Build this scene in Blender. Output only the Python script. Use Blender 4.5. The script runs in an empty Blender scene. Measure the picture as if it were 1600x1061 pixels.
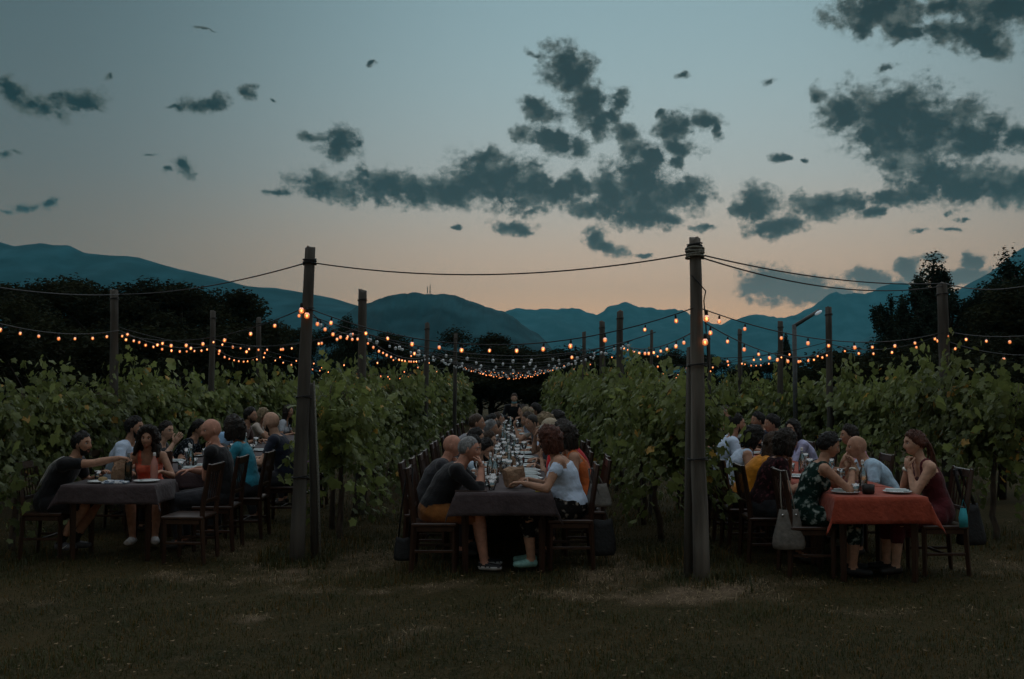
import bpy, math, random
import numpy as np
from mathutils import Vector, Matrix, Euler

SC = bpy.context.scene
COL = SC.collection
rad = math.radians
rng = np.random.default_rng(7)
random.seed(7)

# ------------------------------------------------------------------ camera
CAM_H = 1.75
PITCH = math.atan(69.5 / 1500)
cam_d = bpy.data.cameras.new('camera')
cam = bpy.data.objects.new('camera', cam_d)
COL.objects.link(cam)
cam.location = (0, 0, CAM_H)
cam.rotation_euler = (math.pi / 2 + PITCH, 0, 0)
cam_d.sensor_width = 36
cam_d.lens = 36 * 1500 / 1600
cam_d.clip_start = 0.1
cam_d.clip_end = 60000
SC.camera = cam
SC.view_settings.view_transform = 'Standard'
SC.view_settings.look = 'None'
SC.view_settings.exposure = 0.0
SC.view_settings.gamma = 1.0
SC.view_settings.use_curve_mapping = False
SC.render.engine = 'CYCLES'
cy = SC.cycles
cy.use_denoising = True
try:
    cy.denoiser = 'OPENIMAGEDENOISE'
except Exception:
    pass
cy.max_bounces = 5
cy.diffuse_bounces = 3
cy.glossy_bounces = 2
cy.transmission_bounces = 4
cy.transparent_max_bounces = 12
cy.volume_bounces = 0
cy.sample_clamp_indirect = 2.0
cy.use_adaptive_sampling = True
cy.adaptive_threshold = 0.01

def ray(px, py):
    """direction in the place for a point of the photograph (1600 x 1061)"""
    cx, c2 = (px - 800) / 1500, (530.5 - py) / 1500
    return Vector((cx, math.cos(PITCH) - c2 * math.sin(PITCH), math.sin(PITCH) + c2 * math.cos(PITCH)))

def at(px, py, y):
    d = ray(px, py)
    return Vector((d.x * y / d.y, y, CAM_H + d.z * y / d.y))

# ------------------------------------------------------------------ world: dusk sky with clouds
CLOUDS = """20 145 28 14 25|60 168 36 15 10|120 155 42 16 -8|8 240 14 8 0|30 240 12 5 15|10 333 15 6 0|40 322 28 9 -5|75 318 13 10 0
320 162 34 12 -8|270 168 20 5 0|385 143 13 10 0|425 160 8 5 20|283 260 18 11 25|257 266 12 8 0|235 242 14 4 0|175 119 6 6 0|575 101 11 5 0|320 45 28 3 0
530 225 28 30 0|485 212 32 9 15|575 268 18 10 40|430 302 28 8 0|510 293 56 21 5|600 292 46 26 5|650 300 52 22 5|712 353 13 6 0
700 300 48 27 0|870 300 45 24 0|735 288 40 30 0|1010 322 62 26 0|780 282 76 40 5|840 302 56 28 5|765 250 40 16 0|887 112 46 34 30|837 90 25 8 25|916 165 28 34 0|934 194 20 22 0|966 162 17 18 0|955 183 15 15 0|984 208 22 14 20
841 172 32 15 20|823 208 20 15 0|859 219 36 19 15|905 233 22 15 0|995 233 25 18 0|1016 251 22 18 0|1052 201 30 20 0|1031 176 10 10 0|1102 190 27 14 0|1122 205 9 12 0|1063 233 30 14 10|1059 251 14 10 0|1066 121 19 8 0
905 287 42 16 10|952 298 30 44 0|995 285 35 40 0|1023 312 60 34 0|1073 301 38 24 0|1002 337 60 17 0|1045 344 30 10 0|923 323 30 13 0|833 333 36 9 0
803 358 30 11 0|934 370 16 18 0|955 389 36 11 20|1006 400 12 4 0|1102 355 28 7 0
1373 12 72 26 0|1410 40 30 22 0|1346 45 20 18 0|1477 4 42 14 0|1572 16 62 27 10|1509 54 62 22 15|1554 77 30 12 15|1464 45 25 12 0|1387 102 18 7 0|1201 124 20 7 0
1278 150 14 14 0|1324 172 36 34 0|1391 181 76 44 5|1464 194 72 40 8|1414 226 60 30 0|1355 217 25 18 0|1514 222 40 28 0|1554 194 18 15 0|1586 217 27 16 0|1554 178 18 6 0
1410 258 25 12 0|1464 280 60 28 0|1509 290 60 25 0|1563 294 32 25 0|1400 312 42 13 0|1595 290 14 25 0|1183 317 30 25 0|1210 348 42 19 0|1160 326 16 10 0|1287 321 52 20 0|1319 317 32 15 0|1360 335 20 10 0
1215 244 18 8 0|1247 246 9 4 0|1437 360 12 4 0|1482 357 18 4 0|1505 339 14 4 0|1486 332 8 4 0
1197 443 38 26 0|1242 452 56 21 0|1280 459 54 15 0|1360 434 32 12 0|1423 421 20 16 0|1505 434 42 11 0|1455 403 14 8 0|1518 412 10 14 0|1391 441 28 8 0"""

def azel(px, py):
    d = ray(px, py).normalized()
    return math.atan2(d.x, d.y), math.asin(d.z)

SUN_AZ, SUN_EL = rad(6), rad(72)
world = bpy.data.worlds.new('World')
SC.world = world
world.use_nodes = True
nt = world.node_tree
nt.nodes.clear()
N, L = nt.nodes, nt.links

def node(t, **kw):
    n = N.new(t)
    for k, v in kw.items():
        setattr(n, k, v)
    return n

def math_n(op, a, b=None, c=None, clamp=False):
    n = node('ShaderNodeMath', operation=op, use_clamp=clamp)
    for i, s in enumerate((a, b, c)):
        if s is None:
            continue
        if isinstance(s, (int, float)):
            n.inputs[i].default_value = s
        else:
            L.new(s, n.inputs[i])
    return n.outputs[0]

def srgb(r, g, b):
    f = lambda c: (c / 255 / 12.92) if c / 255 <= 0.04045 else ((c / 255 + 0.055) / 1.055) ** 2.4
    return (f(r), f(g), f(b), 1)

tc = node('ShaderNodeTexCoord')
sep = node('ShaderNodeSeparateXYZ')
L.new(tc.outputs['Generated'], sep.inputs[0])
dz = sep.outputs[2]
az = math_n('ARCTAN2', sep.outputs[0], sep.outputs[1])
el = math_n('ARCSINE', dz)
ramp = node('ShaderNodeValToRGB')
L.new(math_n('MAXIMUM', dz, 0.0), ramp.inputs[0])
SKY_STOPS = [(0.0, (255, 176, 100)), (0.045, (252, 184, 118)), (0.09, (226, 180, 139)), (0.15, (194, 174, 153)), (0.21, (167, 172, 168)),
             (0.30, (148, 168, 171)), (0.40, (129, 154, 161)), (0.65, (126, 151, 159)), (1.0, (122, 148, 157))]
cr = ramp.color_ramp
while len(cr.elements) < len(SKY_STOPS):
    cr.elements.new(0.5)
for e, (p, c) in zip(cr.elements, SKY_STOPS):
    e.position = p
    e.color = srgb(*c)
cr.interpolation = 'B_SPLINE'
sky_t = node('ShaderNodeTexSky', sky_type='NISHITA', sun_disc=False)
sky_t.sun_elevation = SUN_EL
sky_t.sun_rotation = SUN_AZ
sky_t.altitude = 300
sky_t.air_density = 1.0
sky_t.dust_density = 1.5
sky_t.ozone_density = 2.5
nis = node('ShaderNodeVectorMath', operation='SCALE')
L.new(sky_t.outputs[0], nis.inputs[0])
nis.inputs['Scale'].default_value = 0.003
# the afterglow is strongest round the place where the sun went down
daz = math_n('ABSOLUTE', math_n('SUBTRACT', az, rad(9)))
glow = node('ShaderNodeMapRange', interpolation_type='SMOOTHERSTEP')
L.new(daz, glow.inputs['Value'])
glow.inputs['From Min'].default_value = 0.0
glow.inputs['From Max'].default_value = rad(43)
glow.inputs['To Min'].default_value = 1.0
glow.inputs['To Max'].default_value = 0.28
rs = node('ShaderNodeVectorMath', operation='SCALE')
L.new(ramp.outputs[0], rs.inputs[0])
L.new(math_n('MULTIPLY', glow.outputs[0], 1.24), rs.inputs['Scale'])
skyadd = node('ShaderNodeVectorMath', operation='ADD')
L.new(rs.outputs[0], skyadd.inputs[0])
L.new(nis.outputs[0], skyadd.inputs[1])
sky_col = skyadd.outputs[0]
SKY_STRENGTH = 1.0

# cloud coordinates: azimuth / elevation, ragged by noise
ae = node('ShaderNodeCombineXYZ')
L.new(az, ae.inputs[0]); L.new(el, ae.inputs[1])
def noise(scale, detail, rough, vec, dist=0.0):
    n = node('ShaderNodeTexNoise')
    n.inputs['Scale'].default_value = scale
    n.inputs['Detail'].default_value = detail
    n.inputs['Roughness'].default_value = rough
    n.inputs['Distortion'].default_value = dist
    L.new(vec, n.inputs['Vector'])
    return n
w1 = noise(30, 4, 0.6, ae.outputs[0])
w1c = node('ShaderNodeVectorMath', operation='SUBTRACT'); L.new(w1.outputs['Color'], w1c.inputs[0]); w1c.inputs[1].default_value = (.5, .5, .5)
w1s = node('ShaderNodeVectorMath', operation='MULTIPLY'); L.new(w1c.outputs[0], w1s.inputs[0]); w1s.inputs[1].default_value = (.036, .024, 0)
aew = node('ShaderNodeVectorMath', operation='ADD'); L.new(ae.outputs[0], aew.inputs[0]); L.new(w1s.outputs[0], aew.inputs[1])
strm = node('ShaderNodeMapping'); L.new(ae.outputs[0], strm.inputs[0]); strm.inputs['Scale'].default_value = (1, 1.25, 1)
w2 = noise(52, 7, 0.62, strm.outputs[0], 0.0)
w3 = noise(150, 4, 0.55, strm.outputs[0], 0.0)
w4 = node('ShaderNodeTexVoronoi', voronoi_dimensions='2D', feature='F1')
w4.inputs['Scale'].default_value = 46
w4.inputs['Detail'].default_value = 2.5
w4.inputs['Roughness'].default_value = 0.5
L.new(aew.outputs[0], w4.inputs['Vector'])

def background(col):
    b = node('ShaderNodeBackground')
    b.inputs[1].default_value = SKY_STRENGTH
    L.new(col, b.inputs[0])
    return b.outputs[0]

def cloudy(mask_src, low_fade=True):
    m = node('ShaderNodeMapRange', interpolation_type='SMOOTHSTEP')
    L.new(mask_src, m.inputs['Value'])
    m.inputs['From Min'].default_value = 1.27
    m.inputs['From Max'].default_value = 0.68
    m.inputs['To Min'].default_value = 0.0
    m.inputs['To Max'].default_value = 0.93
    # thicker middles are darker; low clouds far away are paler and warmer
    core = node('ShaderNodeMapRange', interpolation_type='SMOOTHSTEP')
    L.new(math_n('MULTIPLY_ADD', math_n('SUBTRACT', w1.outputs[0], 0.5), 1.5, mask_src), core.inputs['Value'])
    core.inputs['From Min'].default_value = 1.05
    core.inputs['From Max'].default_value = 0.36
    thin = node('ShaderNodeMix', data_type='RGBA')
    L.new(core.outputs[0], thin.inputs[0])
    thin.inputs[6].default_value = srgb(84, 88, 82)
    thin.inputs[7].default_value = srgb(10, 9, 5)
    lowf = node('ShaderNodeMapRange', interpolation_type='SMOOTHSTEP')
    L.new(el, lowf.inputs['Value'])
    lowf.inputs['From Min'].default_value = rad(4.5)
    lowf.inputs['From Max'].default_value = rad(8.5)
    lowc = node('ShaderNodeMix', data_type='RGBA')
    L.new(lowf.outputs[0], lowc.inputs[0])
    lowc.inputs[6].default_value = srgb(104, 96, 88)
    L.new(thin.outputs[2], lowc.inputs[7])
    mx = node('ShaderNodeMix', data_type='RGBA')
    L.new(m.outputs[0], mx.inputs[0])
    L.new(sky_col, mx.inputs[6])
    L.new(lowc.outputs[2], mx.inputs[7])
    return background(mx.outputs[2])

def cloud_group(blobs):
    cur = None
    for px, py, rx, ry, rot in blobs:
        a, e = azel(px, py)
        mp = node('ShaderNodeMapping', vector_type='TEXTURE')
        mp.inputs['Location'].default_value = (a, e, 0)
        mp.inputs['Rotation'].default_value = (0, 0, -rad(rot))
        k = 1.24
        mp.inputs['Scale'].default_value = (k * rx / 1500, k * ry / 1500, 1)
        L.new(aew.outputs[0], mp.inputs[0])
        ln = node('ShaderNodeVectorMath', operation='LENGTH')
        L.new(mp.outputs[0], ln.inputs[0])
        d = ln.outputs['Value']
        if ry < 9.5 and py < 400:      # small shreds stay thin
            d = math_n('ADD', d, 0.36)
        cur = d if cur is None else math_n('SMOOTH_MIN', cur, d, 0.35)
    # ragged edges, holes
    a = math_n('MULTIPLY_ADD', math_n('SUBTRACT', w2.outputs[0], 0.5), 1.15, cur)
    a = math_n('MULTIPLY_ADD', math_n('SUBTRACT', w3.outputs[0], 0.5), 0.75, a)
    return math_n('MULTIPLY_ADD', math_n('SUBTRACT', w4.outputs['Distance'], 0.42), 0.38, a)

blobs = [tuple(float(q) for q in b.split()) for ln in CLOUDS.split('\n') for b in ln.split('|')]
A1, A2 = azel(680, 300)[0], azel(1142, 300)[0]
g_left = cloudy(cloud_group([b for b in blobs if b[0] < 770]))
g_mid = cloudy(cloud_group([b for b in blobs if 560 < b[0] < 1200]))
g_right = cloudy(cloud_group([b for b in blobs if b[0] > 1080]))
# the rest of the sky: scattered clouds of the same kind
wn = noise(5.5, 6, 0.6, tc.outputs['Generated'], 0.4)
def fade(v, a, b):
    m = node('ShaderNodeMapRange', interpolation_type='SMOOTHSTEP')
    L.new(v, m.inputs['Value'])
    m.inputs['From Min'].default_value = a
    m.inputs['From Max'].default_value = b
    return m.outputs[0]
gap = math_n('MULTIPLY', fade(math_n('ABSOLUTE', az), rad(50), rad(35)), fade(el, rad(44), rad(30)))
rest = cloudy(math_n('MULTIPLY_ADD', gap, 2.0, math_n('MULTIPLY_ADD', wn.outputs[0], -4.5, 3.75)))
def mixsh(fac, a, b):
    m = node('ShaderNodeMixShader')
    L.new(fac, m.inputs[0]); L.new(a, m.inputs[1]); L.new(b, m.inputs[2])
    return m.outputs[0]
right_of = lambda a: math_n('GREATER_THAN', az, a)
front = mixsh(right_of(A1), g_left, mixsh(right_of(A2), g_mid, g_right))
in_az = math_n('LESS_THAN', math_n('ABSOLUTE', az), rad(33))
in_el = math_n('LESS_THAN', el, rad(27))
out = node('ShaderNodeOutputWorld')
L.new(mixsh(math_n('MULTIPLY', in_az, in_el), rest, front), out.inputs['Surface'])

# ------------------------------------------------------------------ sun: very soft evening light from the whole upper sky
sun_d = bpy.data.lights.new('sun', 'SUN')
sun_d.energy = 1.25
sun_d.angle = rad(120)
sun_d.color = (0.97, 0.97, 1.0)
sun = bpy.data.objects.new('sun', sun_d)
COL.objects.link(sun)
sd = Vector((math.sin(SUN_AZ) * math.cos(SUN_EL), math.cos(SUN_AZ) * math.cos(SUN_EL), math.sin(SUN_EL)))
sun.rotation_euler = sd.to_track_quat('Z', 'Y').to_euler()

# ------------------------------------------------------------------ helpers: meshes
class MB:
    def __init__(s):
        s.v, s.f, s.m, s.n = [], [], [], 0
    def add(s, V, F, mi=0):
        V = np.asarray(V, float).reshape(-1, 3)
        s.v.append(V)
        o = s.n
        s.f += [tuple(int(i) + o for i in f) for f in F]
        if isinstance(mi, (int, np.integer)):
            s.m += [int(mi)] * len(F)
        else:
            s.m += [int(q) for q in mi]
        s.n += len(V)
        return s
    def tube(s, pts, r, seg=8, mi=0, lat=None, cap=True):
        P = np.asarray(pts, float)
        n = len(P)
        if np.isscalar(r):
            r = [r] * n
        R = np.array([(q, q) if np.isscalar(q) else tuple(q) for q in r], float)
        T = np.gradient(P, axis=0)
        T /= np.linalg.norm(T, axis=1)[:, None] + 1e-9
        V = []
        a = np.arange(seg) * 2 * math.pi / seg
        ref = np.array(lat, float) if lat is not None else None
        for i in range(n):
            if ref is None:
                ref = np.array([1., 0, 0]) if abs(T[i][0]) < .8 else np.array([0, 1., 0])
            l = ref - T[i] * ref.dot(T[i])
            l /= np.linalg.norm(l) + 1e-9
            if lat is None:
                ref = l
            f = np.cross(T[i], l)
            V.append(P[i] + np.outer(np.cos(a) * R[i][0], l) + np.outer(np.sin(a) * R[i][1], f))
        F = [(i * seg + j, i * seg + (j + 1) % seg, (i + 1) * seg + (j + 1) % seg, (i + 1) * seg + j) for i in range(n - 1) for j in range(seg)]
        V = np.concatenate(V)
        if cap:
            V = np.vstack([V, P[0] - T[0] * R[0].min() * .35, P[-1] + T[-1] * R[-1].min() * .35])
            a0, b0 = len(V) - 2, len(V) - 1
            F += [(a0, (j + 1) % seg, j) for j in range(seg)]
            F += [(b0, (n - 1) * seg + j, (n - 1) * seg + (j + 1) % seg) for j in range(seg)]
        return s.add(V, F, mi)
    def ell(s, c, r, nu=12, nv=8, mi=0, R=None):
        r = np.array([r] * 3 if np.isscalar(r) else r, float)
        V, F = sphere_grid(nu, nv)
        V = V * r
        if R is not None:
            V = V @ np.asarray(R).T
        return s.add(V + np.asarray(c, float), F, mi)
    def box(s, c, size, b=0.006, mi=0, R=None):
        h = np.array(size, float) / 2
        b = min(b, h.min() * .45)
        V, idx = [], {}
        for sx in (-1, 1):
            for sy in (-1, 1):
                for sz in (-1, 1):
                    sg = np.array((sx, sy, sz), float)
                    for a in range(3):
                        p = sg * (h - b)
                        p[a] = sg[a] * h[a]
                        idx[(sx, sy, sz, a)] = len(V)
                        V.append(p)
        V = np.array(V)
        F = []
        def put(q):
            q = list(q)
            P = V[q]
            nrm = np.cross(P[1] - P[0], P[2] - P[0])
            F.append(tuple(q) if nrm.dot(P.mean(0)) > 0 else tuple(q[::-1]))
        def key(ax, sgs, a):
            k = [0, 0, 0]
            for i, q in zip(ax, sgs):
                k[i] = q
            return idx[(k[0], k[1], k[2], a)]
        for a in range(3):
            b1, c1 = [i for i in range(3) if i != a]
            for sa in (-1, 1):
                put([key((a, b1, c1), (sa, p, q), a) for p, q in ((-1, -1), (1, -1), (1, 1), (-1, 1))])
        for a, b1, c1 in ((0, 1, 2), (0, 2, 1), (1, 2, 0)):
            for sa in (-1, 1):
                for sb in (-1, 1):
                    put([key((a, b1, c1), (sa, sb, -1), a), key((a, b1, c1), (sa, sb, 1), a), key((a, b1, c1), (sa, sb, 1), b1), key((a, b1, c1), (sa, sb, -1), b1)])
        for sx in (-1, 1):
            for sy in (-1, 1):
                for sz in (-1, 1):
                    put([idx[(sx, sy, sz, a)] for a in range(3)])
        if R is not None:
            V = V @ np.asarray(R).T
        return s.add(V + np.asarray(c, float), F, mi)
    def lathe(s, prof, seg=14, mi=0, c=(0, 0, 0)):
        a = np.arange(seg) * 2 * math.pi / seg
        V = np.concatenate([np.stack([np.cos(a) * r, np.sin(a) * r, np.full(seg, z)], 1) for r, z in prof])
        n = len(prof)
        F = [(i * seg + j, i * seg + (j + 1) % seg, (i + 1) * seg + (j + 1) % seg, (i + 1) * seg + j) for i in range(n - 1) for j in range(seg)]
        return s.add(V + np.asarray(c, float), F, mi)
    def V(s):
        return np.concatenate(s.v) if s.v else np.zeros((0, 3))
    def mesh(s, name, mats, smooth=True):
        me = bpy.data.meshes.new(name)
        me.from_pydata(s.V().tolist(), [], s.f)
        for m in mats:
            me.materials.append(m)
        me.polygons.foreach_set('material_index', np.array(s.m, np.int32))
        me.polygons.foreach_set('use_smooth', np.full(len(s.f), smooth))
        me.update()
        return me
    def build(s, name, mats, parent=None, smooth=True):
        if not isinstance(mats, (list, tuple)):
            mats = [mats]
        return put(name, s.mesh(name, mats, smooth), parent)

_SG = {}
def sphere_grid(nu, nv):
    if (nu, nv) not in _SG:
        V = [(0, 0, -1.)]
        for i in range(1, nv):
            t = math.pi * i / nv - math.pi / 2
            for j in range(nu):
                p = 2 * math.pi * j / nu
                V.append((math.cos(t) * math.cos(p), math.cos(t) * math.sin(p), math.sin(t)))
        V.append((0, 0, 1.))
        F = [(0, 1 + (j + 1) % nu, 1 + j) for j in range(nu)]
        for i in range(nv - 2):
            o = 1 + i * nu
            F += [(o + j, o + (j + 1) % nu, o + nu + (j + 1) % nu, o + nu + j) for j in range(nu)]
        o = 1 + (nv - 2) * nu
        F += [(o + j, o + (j + 1) % nu, len(V) - 1) for j in range(nu)]
        _SG[(nu, nv)] = (np.array(V), F)
    V, F = _SG[(nu, nv)]
    return V.copy(), F

def bigmesh(name, V, F, mats, smooth=False, tone=None):
    """fast mesh from arrays; F is (n,k); tone is a per-vertex grey stored as attribute"""
    me = bpy.data.meshes.new(name)
    F = np.asarray(F, np.int32)
    k = F.shape[1]
    me.vertices.add(len(V)); me.vertices.foreach_set('co', np.asarray(V, np.float32).ravel())
    me.loops.add(F.size); me.loops.foreach_set('vertex_index', F.ravel())
    me.polygons.add(len(F))
    me.polygons.foreach_set('loop_start', np.arange(0, F.size, k, dtype=np.int32))
    me.polygons.foreach_set('use_smooth', np.full(len(F), smooth))
    for m in (mats if isinstance(mats, (list, tuple)) else [mats]):
        me.materials.append(m)
    if tone is not None:
        at_ = me.attributes.new('tone', 'FLOAT', 'POINT')
        at_.data.foreach_set('value', np.asarray(tone, np.float32))
    me.update(calc_edges=True)
    me.validate()
    return me

def put(name, data, parent=None):
    o = bpy.data.objects.new(name, data)
    COL.objects.link(o)
    if parent is not None:
        o.parent = parent
    return o

def tag(o, label=None, cat=None, group=None, kind=None):
    for k, v in (('label', label), ('category', cat), ('group', group), ('kind', kind)):
        if v:
            o[k] = v
    return o

def thing(name, label, cat, loc=(0, 0, 0), rz=0.0, group=None):
    o = put(name, None)
    o.empty_display_size = .1
    o.location = loc
    o.rotation_euler = (0, 0, rz)
    return tag(o, label, cat, group)

def copy_tree(o, parent=None):
    c = o.copy()
    COL.objects.link(c)
    c.parent = parent
    for ch in o.children:
        copy_tree(ch, c)
    return c

ORD = ['nearest', 'second', 'third', 'fourth', 'fifth', 'sixth', 'seventh', 'eighth', 'ninth', 'tenth', 'eleventh', 'twelfth', 'thirteenth', 'fourteenth',
       'fifteenth', 'sixteenth', 'seventeenth', 'eighteenth', 'nineteenth', 'twentieth']

# ------------------------------------------------------------------ helpers: materials
_M = {}
def mat(name, col, rough=.7, var=.25, scale=12, bump=.15, bscale=60, spec=.3, metal=0, obj_var=0.0, stretch=(1, 1, 1), sheen=0, trans=0.0, col2=None, hist=(.35, .65)):
    if name in _M:
        return _M[name]
    m = bpy.data.materials.new(name)
    _M[name] = m
    m.use_nodes = True
    t = m.node_tree
    b = t.nodes['Principled BSDF']
    b.inputs['Roughness'].default_value = rough
    b.inputs['Specular IOR Level'].default_value = spec
    b.inputs['Metallic'].default_value = metal
    if sheen:
        b.inputs['Sheen Weight'].default_value = sheen
    tcn = t.nodes.new('ShaderNodeTexCoord')
    mp = t.nodes.new('ShaderNodeMapping')
    mp.inputs['Scale'].default_value = stretch
    t.links.new(tcn.outputs['Object'], mp.inputs[0])
    nz = t.nodes.new('ShaderNodeTexNoise')
    nz.inputs['Scale'].default_value = scale
    nz.inputs['Detail'].default_value = 5
    t.links.new(mp.outputs[0], nz.inputs['Vector'])
    mr = t.nodes.new('ShaderNodeMapRange')
    mr.inputs['From Min'].default_value, mr.inputs['From Max'].default_value = hist
    t.links.new(nz.outputs[0], mr.inputs['Value'])
    mx = t.nodes.new('ShaderNodeMix'); mx.data_type = 'RGBA'
    t.links.new(mr.outputs[0], mx.inputs[0])
    c = np.array(col)
    mx.inputs[6].default_value = (*(c * (1 - var)), 1)
    mx.inputs[7].default_value = (*(np.array(col2) if col2 is not None else np.minimum(c * (1 + var), 1)), 1)
    out = mx.outputs[2]
    if obj_var:
        oi = t.nodes.new('ShaderNodeObjectInfo')
        hs = t.nodes.new('ShaderNodeHueSaturation')
        r2 = t.nodes.new('ShaderNodeMapRange')
        r2.inputs['To Min'].default_value, r2.inputs['To Max'].default_value = 1 - obj_var, 1 + obj_var
        t.links.new(oi.outputs['Random'], r2.inputs['Value'])
        t.links.new(r2.outputs[0], hs.inputs['Value'])
        t.links.new(out, hs.inputs['Color'])
        out = hs.outputs[0]
    t.links.new(out, b.inputs['Base Color'])
    if bump:
        n2 = t.nodes.new('ShaderNodeTexNoise')
        n2.inputs['Scale'].default_value = bscale
        n2.inputs['Detail'].default_value = 3
        t.links.new(mp.outputs[0], n2.inputs['Vector'])
        bp = t.nodes.new('ShaderNodeBump')
        bp.inputs['Strength'].default_value = bump
        bp.inputs['Distance'].default_value = .02
        t.links.new(n2.outputs[0], bp.inputs['Height'])
        t.links.new(bp.outputs[0], b.inputs['Normal'])
    return m

def leaf_mat(name, dark, light, trans=.35, obj_var=.25, rough=.55):
    """leaf: colour from a per-leaf tone, part of the light passes through"""
    m = bpy.data.materials.new(name)
    m.use_nodes = True
    t = m.node_tree
    b = t.nodes['Principled BSDF']
    b.inputs['Roughness'].default_value = rough
    b.inputs['Specular IOR Level'].default_value = .35 if rough < .8 else .08
    a = t.nodes.new('ShaderNodeAttribute'); a.attribute_name = 'tone'
    r = t.nodes.new('ShaderNodeValToRGB')
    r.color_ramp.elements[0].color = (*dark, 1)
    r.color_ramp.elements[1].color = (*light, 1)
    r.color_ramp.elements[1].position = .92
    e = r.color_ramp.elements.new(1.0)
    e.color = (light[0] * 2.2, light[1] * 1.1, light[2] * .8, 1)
    t.links.new(a.outputs['Fac'], r.inputs[0])
    oi = t.nodes.new('ShaderNodeObjectInfo')
    hs = t.nodes.new('ShaderNodeHueSaturation')
    r2 = t.nodes.new('ShaderNodeMapRange')
    r2.inputs['To Min'].default_value, r2.inputs['To Max'].default_value = 1 - obj_var, 1 + obj_var
    t.links.new(oi.outputs['Random'], r2.inputs['Value'])
    t.links.new(r2.outputs[0], hs.inputs['Value'])
    t.links.new(r.outputs[0], hs.inputs['Color'])
    t.links.new(hs.outputs[0], b.inputs['Base Color'])
    tr = t.nodes.new('ShaderNodeBsdfTranslucent')
    t.links.new(hs.outputs[0], tr.inputs[0])
    mx = t.nodes.new('ShaderNodeMixShader'); mx.inputs[0].default_value = trans
    t.links.new(b.outputs[0], mx.inputs[1]); t.links.new(tr.outputs[0], mx.inputs[2])
    t.links.new(mx.outputs[0], t.nodes['Material Output'].inputs[0])
    return m

def glass_mat(name, tint=(.9, .95, .95), clear=.8):
    """thin clear glass: mostly see-through, with sky reflections"""
    m = bpy.data.materials.new(name)
    m.use_nodes = True
    t = m.node_tree
    t.nodes.remove(t.nodes['Principled BSDF'])
    tr = t.nodes.new('ShaderNodeBsdfTransparent'); tr.inputs[0].default_value = (*tint, 1)
    gl = t.nodes.new('ShaderNodeBsdfGlossy'); gl.inputs['Roughness'].default_value = .06
    nz = t.nodes.new('ShaderNodeTexNoise'); nz.inputs['Scale'].default_value = 30
    bp = t.nodes.new('ShaderNodeBump'); bp.inputs['Strength'].default_value = .15
    t.links.new(nz.outputs[0], bp.inputs['Height']); t.links.new(bp.outputs[0], gl.inputs['Normal'])
    fr = t.nodes.new('ShaderNodeFresnel'); fr.inputs[0].default_value = 1.6
    mr = t.nodes.new('ShaderNodeMapRange')
    mr.inputs['To Min'].default_value = 1 - clear
    mr.inputs['To Max'].default_value = 1.0
    t.links.new(fr.outputs[0], mr.inputs['Value'])
    mx = t.nodes.new('ShaderNodeMixShader')
    t.links.new(mr.outputs[0], mx.inputs[0]); t.links.new(tr.outputs[0], mx.inputs[1]); t.links.new(gl.outputs[0], mx.inputs[2])
    t.links.new(mx.outputs[0], t.nodes['Material Output'].inputs[0])
    return m

def emit_mat(name, col, s):
    m = bpy.data.materials.new(name)
    m.use_nodes = True
    b = m.node_tree.nodes['Principled BSDF']
    b.inputs['Base Color'].default_value = (*col, 1)
    b.inputs['Emission Color'].default_value = (*col, 1)
    b.inputs['Emission Strength'].default_value = s
    return m

def hash_noise(P, f):
    """cheap smooth noise from a few sines, -1..1"""
    P = np.asarray(P, float) * f
    x, y, z = P[:, 0], P[:, 1], P[:, 2]
    return (np.sin(x * 1.7 + 1.3 * np.sin(y * 1.1 + .3) + z) + np.sin(y * 2.3 + 1.7 * np.sin(z * .9 + x * .6)) + np.sin(z * 1.9 + 1.1 * np.sin(x * 1.4 - y))) / 3

# ------------------------------------------------------------------ the ground
def ground_h(x, y):
    near = np.exp(-((np.asarray(y) - 12) / 30.) ** 2)
    return near * (.018 * np.sin(x * 1.3 + .7 * np.sin(y * .9)) + .014 * np.sin(y * 2.1 + x * .6) + .008 * np.sin(x * 4.1 + y * 3.3))

BARE = [(1.35, 8.05, 1.0, .34, .9), (1.9, 7.9, .5, .16, .8), (1.0, 8.75, .4, .8, .7), (.8, 10.2, .35, 1.6, .6), (-2.6, 8.9, .7, .35, .45), (-3.0, 10.2, .5, .5, .4), (-1.6, 8.35, .5, .2, .45),
        (-2.3, 9.3, .5, .22, .8), (1.75, 8.45, .45, .2, .9), (-.3, 8.5, .6, .15, .4), (2.4, 8.6, .4, .2, .5), (-1.95, 7.3, .13, .1, .7), (-1.4, 10, .3, 1.3, .45), (4.6, 9.2, .5, .35, .5), (2.9, 7.6, .5, .15, .25), (-1.8, 9.6, .3, .5, .4), (3.7, 7.55, .4, .12, .3), (-3.8, 7.7, .5, .15, .3), (-.9, 6.9, .5, .12, .2), (4.0, 6.4, .6, .15, .2)]
def bare(x, y):
    x, y = np.asarray(x, float), np.asarray(y, float)
    w = np.zeros_like(x)
    for cx, cy_, rx, ry, a in BARE:
        q = ((x - cx) / rx) ** 2 + ((y - cy_) / ry) ** 2
        w = np.maximum(w, a * np.clip(1.5 - q, 0, 1))
    P = np.stack([x, y, x * 0], -1).reshape(-1, 3)
    nz = (hash_noise(P, 3.1) * .5 + hash_noise(P, 8.7) * .35 + hash_noise(P, 19.) * .3).reshape(x.shape)
    return np.clip(w * (.55 + .9 * nz) + nz * .25 * (w > .02) + np.clip(nz - .5, 0, .4), 0, 1)

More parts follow.
